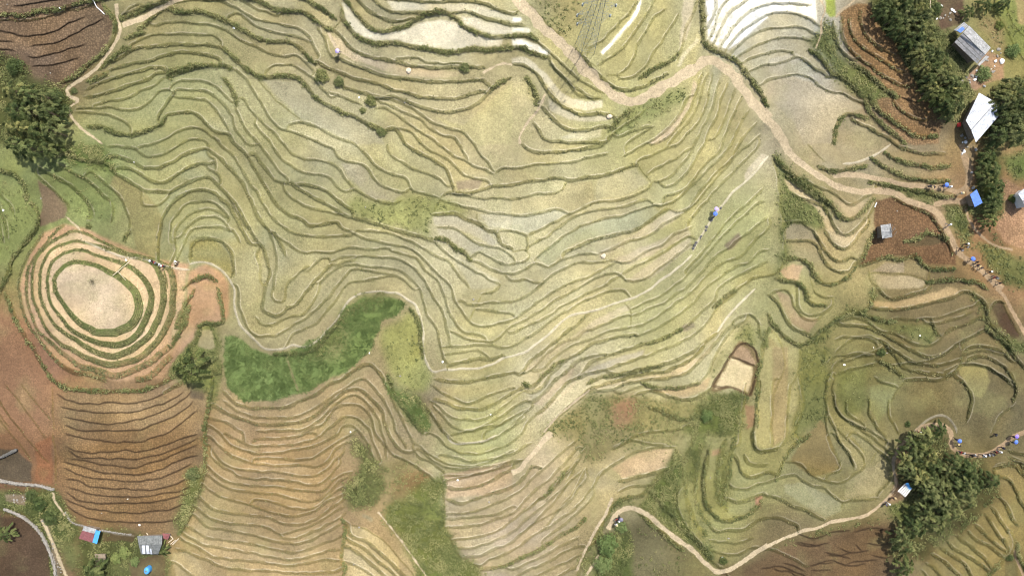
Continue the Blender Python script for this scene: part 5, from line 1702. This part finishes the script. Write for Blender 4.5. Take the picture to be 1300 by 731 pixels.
stone_wall('stone_wall', T3('335,408 370,458 440,478 520,498 600,512 670,520'), 'low stone edging along the foot of the brown ploughed field', M_STONE, .25, .2, 2.6)
def pole(name, pts, label, mat, rad=.07, cat='pole', z0=.15, z1=.15):
    bm = bmesh.new(); P = [V3(at(u, v, z0+(z1-z0)*i/max(1, len(pts)-1))) for i, (u, v) in enumerate(pts)]; a0 = P[0].copy()
    for a, c in zip(P, P[1:]): tube(bm, a-a0, c-a0, rad, rad*.9, 6)
    o = bm_obj(name, bm, mat); o.location = a0; return tag(o, label, cat)
pole('bamboo_pole', [(116,-2),(119,2),(122.5,9),(128,14),(132.5,18.5)], 'long white curved pole lying at the corner of the brown field', M_WHITE, .10)
pole('bamboo_pole', [(143,350),(154,340.5),(165,331.5)], 'pale bamboo pole laid down the upper side of the oval knoll', M_PALEWOOD, .07, z0=.3)
pole('bamboo_pole', [(150,345),(160,356)], 'thin bleached stick lying across the ring terrace of the oval knoll', M_PALEWOOD, .05, z0=.3)
pole('timber_plank', [(1181,-1+0),(1181,12)], 'bleached plank by the bluish green bush at the top edge', M_PALEWOOD, .08, 'plank')
pole('timber_plank', [(1110.5,263),(1113,257)], 'white plank on the upper left corner of the ploughed brown plot', M_WHITE, .12, 'plank')
for i, ((a, b2), (c, d2), lab) in enumerate([((214,688),(219,684),'topmost white log of the scatter beside the pink coop'), ((216,690.5),(223,685),'middle white log of the scatter beside the pink coop'), ((219,691),(227,683),'longest white log of the scatter beside the pink coop'), ((216,679),(220,684),'short white log nearest the pink coop'), ((186,676),(190,682),'pale log leaning above the weathered shed')]):
    pole('cut_log', [(a, b2), (c, d2)], lab, M_PALEWOOD, .10, 'log')
# bare shrub on the knoll
r = empty('bare_shrub', V3(at(118, 357)), label='small bare twiggy shrub on top of the oval knoll', cat='shrub')
bm = bmesh.new()
for i in range(34):
    a = random.uniform(0, 6.28); q = random.uniform(.1, .8); p1 = Vector((math.cos(a)*q*.5, math.sin(a)*q*.5, random.uniform(.2, .7))); p2 = p1+Vector((math.cos(a+random.uniform(-1, 1)), math.sin(a+random.uniform(-1, 1)), .4))*random.uniform(.3, .6)
    tube(bm, (0, 0, -.1), p1, .018, .012, 4); tube(bm, p1, p2, .012, .006, 4)
bm_obj('twigs', bm, M_THATCH, r)
P = np.c_[rng.normal(size=(90, 2))*.55, rng.uniform(.3, .9, 90)]; leaf_obj('foliage', P, .09, rng.random(90), M_SCRUB, None, .5, r)

# loose stones and bits, one object each
def rock(seed, mat):
    bm = bmesh.new(); rr = random.Random(seed); bmesh.ops.create_icosphere(bm, subdivisions=2, radius=1)
    for v_ in bm.verts: v_.co *= 1+rr.uniform(-.18, .18); v_.co.z *= .65
    me = bpy.data.meshes.new('stone'); bm.to_mesh(me); bm.free(); me.materials.append(mat); return me
ROCKS = [rock(i, M_WHITE if i % 2 else M_STONE) for i in range(4)]
def loose(u, v, size, me, name, label, cat, group=None):
    o = bpy.data.objects.new(name, me); C.objects.link(o); o.location = V3(at(u, v, size*.25)); o.scale = (size, size*random.uniform(.6, 1), size*random.uniform(.7, 1)); o.rotation_euler = (0, 0, random.uniform(0, 6.3)); return tag(o, label, cat, group)
STONES = [(9,6),(31,37),(76,11),(60,85),(64,93),(233,8),(297,36),(318,25),(281,110),(337,40),(456,124),(507,146),(514,130),(123,210),(170,206),(202,207),(236,243),(294,235),(4,267),(9,298),(52,252),(447,389),(469,448),(470,449),(508,477),(529,452),(623,526),(583,379),(601,380),(629,428),(562,459),(558,463),(449,716),(450,716),(581,609),(617,632),(621,637),(1096,381),(1168,426),(1128,510),(1126,448),(1258,535),(1072,463),(996,621),(925,683),(944,683),(917,707),(690,575),(902,606),(988,295),(1109,441),(1106,230),(1139,268),(1194,404),(160,330),(675,326),(456,669),(166,625),(162,633),(176,635),(129,651),(216,647),(177,666),(229,554),(464,263),(530,276),(445,548)]
for i, (u, v) in enumerate(STONES[::2]):
    loose(u, v, random.uniform(.12, .27), ROCKS[i % 4], 'loose_stone', 'small pale stone lying loose on the terraces', 'stone', 'pale stones scattered on the terraces')
for i, (u, v, s) in enumerate([(905,276,.3),(903,279,.35),(897,288,.3),(896,292,.3),(890,300,.3),(889,302,.25),(884,308,.3),(882,311,.35),(880,315,.3),(915,264,.25)]):
    loose(u, v, s, rock(50+i, M_DSTONE), 'canal_stone', 'dark stone lining the pale irrigation channel', 'stone', 'dark stones along the pale channel')
for u, v, s, lab in [(1272,78,.75,'white bundle dumped on the bare yard below the grey roofed house'), (1249.5,109.5,.5,'white sack at the foot of the yard near the white roof'), (1235.5,238.5,.55,'white sack leaning at the back of the blue tarp hut'), (1233.5,219,.45,'white sack by the narrow track under the white roofed house'), (1224,192,.6,'grey white heap below the white roofed house beside the track'), (1239,190,.5,'white sheet heap at the trees below the white roofed house'), (1231,105,.35,'cream lump on the yard rubble above the white roof'), (1227,98,.35,'cream board lump among rubble left of the yard bush')]:
    loose(u, v, s*.68, rock(int(u), M_ROOFP if int(u) % 2 else M_WHITE), 'sack', lab, 'sack')
rr_ = random.Random(77)
for (cu, cv, su, sv, n_) in ((1232, 97, 12, 9, 16), (1252, 84, 12, 8, 12), (1226, 184, 5, 14, 12), (1200, 16, 12, 10, 14), (1268, 60, 9, 12, 10)):
    for i in range(n_):
        loose(cu+rr_.uniform(-su, su), cv+rr_.uniform(-sv, sv), rr_.uniform(.10, .34), ROCKS[i % 4] if i % 3 else ROCKS[0], 'yard_stone', 'pale stone lying about the houses at upper right', 'stone', 'pale stones around the upper right houses')
for i in range(26):
    t_ = rr_.random(); loose(20+t_*14+rr_.uniform(-14, 14) if i < 12 else 55+t_*22+rr_.uniform(-3, 3), 632+rr_.uniform(-6, 8) if i < 12 else 660+t_*68, rr_.uniform(.10, .26), ROCKS[(i % 2)*2], 'yard_stone', 'pale stone in the stony ground beside the bottom left plot', 'stone', 'pale stones beside the bottom left plot')
loose(1217.5, 158.5, .5, rock(5, M_REDP), 'red_bundle', 'bright red bundle beside the track left of the white roofed house', 'bundle')
for u, v, lab in [(774,148,'square pale bale on the terrace strip just below the road fork'), (766,325,'cream bale at the corner of a pale stubble terrace'), (519,90,'white heap of straw on a narrow terrace under the pale flooded field')]:
    loose(u, v, .55, rock(int(v), M_PALEWOOD), 'straw_heap', lab, 'straw heap')
# ------------------------------------------------------------------ people
SKIN = plain_mat('skin', (.30, .17, .11), .6, .1); HAIR = plain_mat('dark_hair', (.012, .01, .01), .6, .2)
def cloth(n, c): return plain_mat(n, c, .85, .15, 6)
CL = dict(white=cloth('white_cloth', (.72, .72, .70)), black=cloth('black_cloth', (.018, .018, .022)), red=cloth('red_cloth', (.32, .04, .035)), blue=cloth('blue_cloth', (.05, .09, .28)), grey=cloth('grey_cloth', (.16, .16, .17)), indigo=cloth('indigo_cloth', (.03, .03, .07)), violet=cloth('violet_cloth', (.25, .16, .48)), straw=cloth('straw', (.50, .40, .22)))
UMB = dict(blue=plain_mat('umbrella_blue', (.09, .17, .55), .55, .1), violet=plain_mat('umbrella_violet', (.24, .16, .60), .55, .1), grey=plain_mat('umbrella_grey', (.16, .15, .2), .55, .1), lilac=plain_mat('umbrella_lilac', (.40, .32, .55), .55, .1))
POSES = {
 'standing': dict(hip=(0, 0, .92), chest=(0, .02, 1.32), neck=(0, .03, 1.48), head=(0, .05, 1.62), kneeL=(.10, .03, .48), footL=(.11, 0, .06), kneeR=(-.10, .03, .48), footR=(-.11, 0, .06), elL=(.26, -.03, 1.12), haL=(.27, .08, .86), elR=(-.26, -.03, 1.12), haR=(-.27, .08, .86)),
 'walking': dict(hip=(0, 0, .90), chest=(0, .06, 1.30), neck=(0, .09, 1.46), head=(0, .13, 1.60), kneeL=(.10, .22, .50), footL=(.10, .34, .06), kneeR=(-.10, -.02, .46), footR=(-.10, -.34, .10), elL=(.27, -.12, 1.10), haL=(.26, .00, .86), elR=(-.27, .06, 1.10), haR=(-.25, .26, .94)),
 'holding': dict(hip=(0, 0, .90), chest=(0, .05, 1.30), neck=(0, .07, 1.46), head=(0, .10, 1.60), kneeL=(.10, .18, .50), footL=(.10, .26, .06), kneeR=(-.10, 0, .46), footR=(-.10, -.26, .09), elL=(.27, -.08, 1.10), haL=(.26, .06, .88), elR=(-.27, .06, 1.12), haR=(-.17, .26, 1.30)),
 'bending': dict(hip=(0, -.10, .86), chest=(0, .30, 1.02), neck=(0, .44, 1.02), head=(0, .57, .97), kneeL=(.11, .02, .45), footL=(.12, -.04, .06), kneeR=(-.11, .02, .45), footR=(-.12, -.06, .06), elL=(.22, .42, .72), haL=(.16, .52, .46), elR=(-.22, .42, .72), haR=(-.16, .52, .46)),
}
def body_mesh(pose, shirt, trousers):
    J = POSES[pose]; vs = {}; bm = bmesh.new(); lay = bm.verts.layers.skin.verify()
    def V(n, p, r): v = bm.verts.new(p); v[lay].radius = (r, r*.8 if n in ('chest', 'hip', 'waist') else r); v[lay].use_root = (n == 'hip'); vs[n] = v; return v
    mid = lambda a, b, t: tuple(a[i]*(1-t)+b[i]*t for i in range(3))
    for n, r in (('hip', .15), ('chest', .17), ('neck', .055), ('head', .10), ('kneeL', .065), ('footL', .045), ('kneeR', .065), ('footR', .045), ('elL', .042), ('haL', .036), ('elR', .042), ('haR', .036)): V(n, J[n], r)
    V('waist', mid(J['hip'], J['chest'], .5), .14); V('top', (J['head'][0], J['head'][1]+.02, J['head'][2]+(.11 if pose != 'bending' else .03)), .085)
    for sd, s in (('L', 1), ('R', -1)):
        V('th'+sd, (s*.10, J['hip'][1], J['hip'][2]-.08), .095); V('sh'+sd, (s*.19, J['chest'][1], J['chest'][2]+.08), .062)
        f = J['foot'+sd]; V('toe'+sd, (f[0], f[1]+.17, .04), .035)
        hx = J['ha'+sd]; e_ = J['el'+sd]; d_ = [hx[i]-e_[i] for i in range(3)]; ln = math.sqrt(sum(a*a for a in d_)); V('fin'+sd, tuple(hx[i]+d_[i]/ln*.10 for i in range(3)), .026)
    E = [('hip', 'waist'), ('waist', 'chest'), ('chest', 'neck'), ('neck', 'head'), ('head', 'top')]
    for sd in 'LR': E += [('hip', 'th'+sd), ('th'+sd, 'knee'+sd), ('knee'+sd, 'foot'+sd), ('foot'+sd, 'toe'+sd), ('chest', 'sh'+sd), ('sh'+sd, 'el'+sd), ('el'+sd, 'ha'+sd), ('ha'+sd, 'fin'+sd)]
    for a, b in E: bm.edges.new((vs[a], vs[b]))
    me = bpy.data.meshes.new('tmp'); bm.to_mesh(me); bm.free(); ob = bpy.data.objects.new('tmp', me); C.objects.link(ob)
    ob.modifiers.new('s', 'SKIN'); sb = ob.modifiers.new('d', 'SUBSURF'); sb.levels = 1; sb.render_levels = 1
    dg = bpy.context.evaluated_depsgraph_get(); out = bpy.data.meshes.new_from_object(ob.evaluated_get(dg)); bpy.data.objects.remove(ob)
    out.materials.clear()
    for m in (shirt, trousers, SKIN, HAIR): out.materials.append(m)
    segs = {0: [('waist', 'chest'), ('chest', 'shL'), ('chest', 'shR'), ('shL', 'elL'), ('shR', 'elR')], 1: [('hip', 'waist'), ('hip', 'thL'), ('hip', 'thR'), ('thL', 'kneeL'), ('thR', 'kneeR'), ('kneeL', 'footL'), ('kneeR', 'footR'), ('footL', 'toeL'), ('footR', 'toeR')], 2: [('neck', 'head'), ('elL', 'haL'), ('elR', 'haR'), ('haL', 'finL'), ('haR', 'finR')], 3: [('head', 'top')]}
    full = dict(J); hd = Vector(J['head'])
    full['waist'] = mid(J['hip'], J['chest'], .5); full['top'] = (hd.x, hd.y+.0, hd.z+.11)
    for sd, s in (('L', 1), ('R', -1)):
        full['th'+sd] = (s*.10, J['hip'][1], J['hip'][2]-.08); full['sh'+sd] = (s*.19, J['chest'][1], J['chest'][2]+.08); f = J['foot'+sd]; full['toe'+sd] = (f[0], f[1]+.17, .04); full['fin'+sd] = J['ha'+sd]
    for pl in out.polygons:
        c = pl.center; best = (9, 0)
        for k, L in segs.items():
            for a, b in L:
                a, b = Vector(full[a]), Vector(full[b]); t = max(0, min(1, (c-a).dot(b-a)/max((b-a).length_squared, 1e-6))); d_ = (c-(a+(b-a)*t)).length
                if d_ < best[0]: best = (d_, k)
        k = best[1]
        if k == 2 and (c-hd).length < .2 and (c.z > hd.z+.03 or c.y < hd.y-.04): k = 3
        pl.material_index = k; pl.use_smooth = True
    return out
BODIES = {}
def hat_mesh(kind):
    bm = bmesh.new(); n = 16
    prof = [(0, .20), (.12, .12), (.26, 0), (.25, -.015)] if kind == 'cone' else [(0, .13), (.09, .12), (.11, .02), (.21, 0), (.20, -.02)]
    rg = [[bm.verts.new((r_*math.cos(t*2*math.pi/n), r_*math.sin(t*2*math.pi/n), z_)) for t in range(n)] if r_ else [bm.verts.new((0, 0, z_))] for r_, z_ in prof]
    for a, c in zip(rg, rg[1:]):
        for i in range(n):
            j = (i+1) % n; bm.faces.new(list(dict.fromkeys([a[i % len(a)], a[j % len(a)], c[j], c[i]])))
    return bm
def basket():
    bm = bmesh.new(); n = 12; rg = [[bm.verts.new((r_*math.cos(t*2*math.pi/n), -.27+r_*.7*math.sin(t*2*math.pi/n), z_)) for t in range(n)] for r_, z_ in ((.13, .95), (.19, 1.15), (.22, 1.42), (.18, 1.40), (.12, 1.0))]
    for a, c in zip(rg, rg[1:]):
        for i in range(n): bm.faces.new((a[i], a[(i+1) % n], c[(i+1) % n], c[i]))
    bm.faces.new(rg[0][::-1]); bm.faces.new(rg[-1]); return bm
def person(u, v, rz, pose, shirt, trousers, label, hat=None, pack=None, scale=1.0):
    key = (pose, shirt, trousers)
    if key not in BODIES: BODIES[key] = body_mesh(pose, CL[shirt], CL[trousers])
    o = bpy.data.objects.new('person', BODIES[key]); C.objects.link(o); o.location = V3(at(u, v, .02)); o.rotation_euler = (0, 0, rz); o.scale = (scale,)*3
    tag(o, label, 'person', 'people walking and working on the hillside'); J = POSES[pose]
    if hat:
        h = bm_obj('hat', hat_mesh('cone' if hat == 'straw' else 'brim'), CL[hat], o, True); hd = J['head']; h.location = (hd[0], hd[1]+(.0 if pose != 'bending' else .06), hd[2]+(.12 if pose != 'bending' else .08))
        if pose == 'bending': h.rotation_euler = (-.8, 0, 0)
    if pack: bm_obj('basket' if pack == 'straw' else 'backpack', basket(), CL[pack], o, True)
    return o
def umbrella(u, v, rz, colr, label):
    """held up in front of the person standing at u, v"""
    c, s = math.cos(rz), math.sin(rz); hx, hy = -.17*c-.26*s, -.17*s+.26*c
    r = empty('umbrella', V3(at(u, v))+Vector((hx, hy, 1.22)), rz, label=label, cat='umbrella', group='umbrellas carried on the paths')
    r.rotation_euler = (-.12, .15, rz); bm = bmesh.new(); n = 8; R_ = .46; top = bm.verts.new((0, 0, .86)); rg = []
    for q, z_ in ((.35, .81), (.7, .70), (1, .55)): rg.append([bm.verts.new((R_*q*math.cos(t*math.pi/8), R_*q*math.sin(t*math.pi/8), z_+(.0 if t % 2 == 0 else .025*q))) for t in range(16)])
    for i in range(16): bm.faces.new((top, rg[0][i], rg[0][(i+1) % 16]))
    for a, b in zip(rg, rg[1:]):
        for i in range(16): bm.faces.new((a[i], b[i], b[(i+1) % 16], a[(i+1) % 16]))
    g = bmesh.ops.extrude_face_region(bm, geom=bm.faces[:]); [setattr(e_, 'co', e_.co-Vector((0, 0, .008))) for e_ in g['geom'] if isinstance(e_, bmesh.types.BMVert)]
    bm_obj('canopy', bm, UMB[colr], r); bm = bmesh.new(); tube(bm, (0, 0, 0), (0, 0, .92), .012, .01, 6); bm_obj('shaft', bm, CL['black'], r)
W = [  # u, v, heading, pose, top, trousers, hat, pack, label
 (432,67,2.4,'holding','indigo','black',None,None,'dark clad person under a lilac umbrella on the pale upper path'),
 (908,268,.6,'holding','grey','black',None,None,'person in grey with lilac umbrella on the pale irrigation channel'),
 (906.5,274,.6,'holding','blue','black',None,None,'person in blue with light blue umbrella on the pale irrigation channel'),
 (196.5,332,1.2,'walking','black','black','white',None,'leftmost walker in white hat on the channel above the oval knoll'),
 (199.5,333.5,1.2,'walking','red','black',None,'grey','walker in red right behind the leftmost walker above the knoll'),
 (206,336.5,1.2,'walking','white','black',None,None,'walker in white top with dark hair on the channel above the knoll'),
 (210,338,1.2,'standing','red','indigo','white',None,'person in red with white hat at the channel above the knoll'),
 (225.5,335,-.4,'standing','white','grey',None,None,'person in white where the channel forks right of the knoll'),
 (227,332.5,-.4,'standing','white','black','white',None,'person with white hat and white top where the channel forks'),
 (1176,237.5,-1.4,'bending','black','black',None,None,'stooping person in black on the upper branch path'),
 (1181,238.5,-1.4,'standing','indigo','black',None,'straw','person with straw basket on the upper branch path'),
 (1193,237,-1.5,'holding','blue','black',None,None,'person under a blue umbrella on the upper branch path'),
 (1200,238.5,-1.5,'walking','white','grey','white',None,'person all in white with white hat on the upper branch path'),
 (1216,246.5,2.2,'standing','white','straw','straw',None,'person in white top and conical straw hat near the blue tarp hut'),
 (1201,286.5,.6,'walking','white','grey','white',None,'lone walker in white on the road right of the ploughed plot'),
 (1215.5,317,.7,'walking','black','black',None,'grey','walker in black with grey pack on the descending road'),
 (1222.5,310.5,.7,'standing','black','black','white',None,'person in black with white hat on the verge of the descending road'),
 (1224.5,314,.7,'standing','white','black',None,None,'person in white top beside the descending road verge'),
 (1230,330,.8,'holding','white','black',None,None,'trekker under a bright blue umbrella on the descending road'),
 (1236.5,333,.8,'walking','black','indigo',None,None,'trekker in black just behind the blue umbrella'),
 (1237.3,337,.8,'walking','indigo','black',None,'straw','trekker with straw basket on the descending road'),
 (1242,340.5,.8,'walking','grey','black',None,None,'trekker in grey in the middle of the descending file'),
 (1252.5,345.5,.8,'walking','black','black','white',None,'trekker in black wearing a white hat in the descending file'),
 (1257,353,.8,'walking','red','black',None,None,'trekker in red in the descending file'),
 (1259.5,352,.8,'walking','grey','indigo',None,'grey','trekker with grey pack near the end of the descending file'),
 (1265,359.5,.8,'walking','black','black',None,None,'last trekker of the descending file, in black'),
 (1162,547.5,-.7,'walking','red','black','white',None,'walker in red with white hat left of the lower right grove'),
 (1210,556,-2.6,'holding','indigo','black',None,None,'person under a light blue umbrella inside the path loop'),
 (1213,563.5,-2.6,'walking','black','black',None,'straw','person in black with basket inside the path loop'),
 (1215.5,572.5,-1.9,'walking','red','indigo',None,None,'person in red at the turn of the path loop'),
 (1219.5,573.5,-1.9,'walking','white','black',None,None,'person in white at the turn of the path loop'),
 (1229,576.5,-1.6,'walking','black','black',None,None,'person in black on the lower path beside the grove'),
 (1233,576,-1.6,'standing','white','grey',None,None,'person in white top and grey trousers on the lower path'),
 (1243.5,576.3,-1.5,'walking','white','black','white',None,'person in white hat and top midway along the lower path'),
 (1251,576,-1.4,'walking','white','indigo',None,None,'person in white and indigo midway along the lower path'),
 (1256.5,575,-1.2,'walking','black','black',None,'grey','person in black with grey pack on the lower path'),
 (1260,572.5,-1.2,'walking','red','black',None,None,'person in red toward the right end of the lower path'),
 (1264,571.5,-1.1,'standing','white','grey','white',None,'person in white hat toward the right end of the lower path'),
 (1268.5,567,-1.1,'walking','indigo','black',None,None,'person in indigo just below the two umbrellas'),
 (1281,560,-1.0,'holding','grey','black',None,None,'person under the lower blue umbrella at the right end'),
 (1282,553,-1.0,'holding','indigo','black',None,None,'person under the violet umbrella at the right end'),
 (1262,550.5,1.8,'bending','black','black',None,None,'person stooping in the dim field above the lower path'),
 (1124,636.5,2.4,'standing','white','blue','white',None,'person in white hat on the path left of the slatted shelter'),
 (1122,638.5,2.4,'walking','blue','black',None,None,'person in blue on the path left of the slatted shelter'),
 (1131,630.5,2.2,'walking','black','black',None,'straw','dark clad person with basket just left of the slatted shelter'),
 (785.5,654.5,-2.6,'holding','indigo','black',None,None,'trekker under a grey umbrella at the bottom path bend'),
 (781.5,656.5,-2.6,'standing','red','black',None,None,'trekker in red at the bottom path bend'),
 (784.5,658.2,-2.6,'standing','white','black','white',None,'trekker in white hat at the bottom path bend'),
 (781,662.5,-2.6,'walking','white','grey','straw',None,'trekker with straw hat last at the bottom path bend'),
]
for u, v, rz, pose, a, b, hat, pack, lab in W: person(u, v, rz, pose, a, b, lab, hat, pack, random.uniform(.98, 1.08))
for u, v, rz, c, lab in [(432,67,2.4,'lilac','lilac umbrella over the dark clad person on the pale upper path'), (908,268,.6,'lilac','lilac umbrella on the pale irrigation channel'), (906.5,274,.6,'blue','light blue umbrella on the pale irrigation channel'), (1193,237,-1.5,'blue','blue umbrella on the upper branch path left of the tarp hut'), (1230,330,.8,'blue','bright blue umbrella at the head of the descending file'), (1210,556,-2.6,'blue','light blue umbrella inside the path loop above the grove'), (1281,560,-1.0,'blue','lower blue umbrella of the pair at the right end'), (1282,553,-1.0,'violet','violet umbrella above the blue one at the right end'), (785.5,654.5,-2.6,'grey','grey umbrella at the bottom path bend')]:
    umbrella(u, v, rz, c, lab)
# ------------------------------------------------------------------ light, air, camera
SUN_EL, SUN_AZ = math.radians(62), math.radians(32)       # azimuth from the top of the sheet towards its right
w = bpy.data.worlds.new('World'); bpy.context.scene.world = w; w.use_nodes = True
nt = w.node_tree; bg = nt.nodes['Background']; sk = nt.nodes.new('ShaderNodeTexSky'); sk.sky_type = 'NISHITA'; sk.sun_disc = False
sk.sun_elevation = SUN_EL; sk.sun_rotation = SUN_AZ; sk.dust_density = 3.0; sk.air_density = 1.2
nt.links.new(sk.outputs[0], bg.inputs['Color']); bg.inputs['Strength'].default_value = .12
sd = bpy.data.lights.new('sun', 'SUN'); sd.energy = 4.0; sd.angle = math.radians(1.1); sd.color = (1, .97, .91)
so = bpy.data.objects.new('sun', sd); C.objects.link(so)
d = Vector((math.sin(SUN_AZ)*math.cos(SUN_EL), math.cos(SUN_AZ)*math.cos(SUN_EL), math.sin(SUN_EL)))
so.rotation_euler = (-d).to_track_quat('-Z', 'Y').to_euler(); so.location = d*300
cam = bpy.data.cameras.new('camera'); co = bpy.data.objects.new('camera', cam); C.objects.link(co)
co.location = (0, 0, H); co.rotation_euler = (0, 0, 0); cam.sensor_fit = 'HORIZONTAL'
cam.angle = 2*math.atan(650*S/H); cam.clip_end = 12000; cam.clip_start = 1
# unseen absorbing veils added above the flight to shade the hillside edges
mc, nt, b = new_mat('edge_shading'); nt.nodes.remove(b)
tc = nt.nodes.new('ShaderNodeTexCoord'); ln_ = nt.nodes.new('ShaderNodeVectorMath'); ln_.operation = 'LENGTH'; nt.links.new(tc.outputs['Object'], ln_.inputs[0])
fo = nt.nodes.new('ShaderNodeMapRange'); fo.interpolation_type = 'SMOOTHERSTEP'; nt.links.new(ln_.outputs['Value'], fo.inputs[0])
fo.inputs[1].default_value = 1.0; fo.inputs[2].default_value = .45; fo.inputs[3].default_value = 0; fo.inputs[4].default_value = 1
tp = nt.nodes.new('ShaderNodeBsdfTransparent')
veil = math_(nt, 'SUBTRACT', 1.0, math_(nt, 'MULTIPLY', math_(nt, 'MULTIPLY', fo.outputs[0], ramp(nt, noise(nt, 1.6, 3, .5), [(.3, .6), (.7, 1.0)])), .38))
nt.links.new(veil, tp.inputs['Color']); nt.links.new(tp.outputs[0], nt.nodes['Material Output'].inputs['Surface'])
for cu, cv, rx, ry in ((1290, 400, 62, 105), (1180, 700, 75, 48), (90, 700, 75, 42), (480, 790, 95, 40), (-20, 60, 45, 55), (30, 420, 28, 60)):
    bm = bmesh.new(); bmesh.ops.create_icosphere(bm, subdivisions=4, radius=1)
    for v_ in bm.verts: v_.co *= 1+.12*math.sin(v_.co.x*5+cu)*math.cos(v_.co.y*4+cv)
    o = bm_obj('shade_veil', bm, mc, None, True); o.scale = (rx, ry, 9); o.location = Vector(((cu-650)*S, (365.5-cv)*S, 0))+d*(430/d.z)
    tag(o, 'thin fair weather cloud drifting high above the hillside', 'shade_veil', 'added shade veils over the hillside', 'structure')
sc = bpy.context.scene; sc.camera = co; sc.cycles.filter_width = 1.0; sc.cycles.use_denoising = True; sc.cycles.transparent_max_bounces = 24
sc.view_settings.view_transform = 'Standard'; sc.view_settings.look = 'None'; sc.view_settings.gamma = 1; sc.view_settings.use_curve_mapping = False
sc.view_settings.exposure = .74
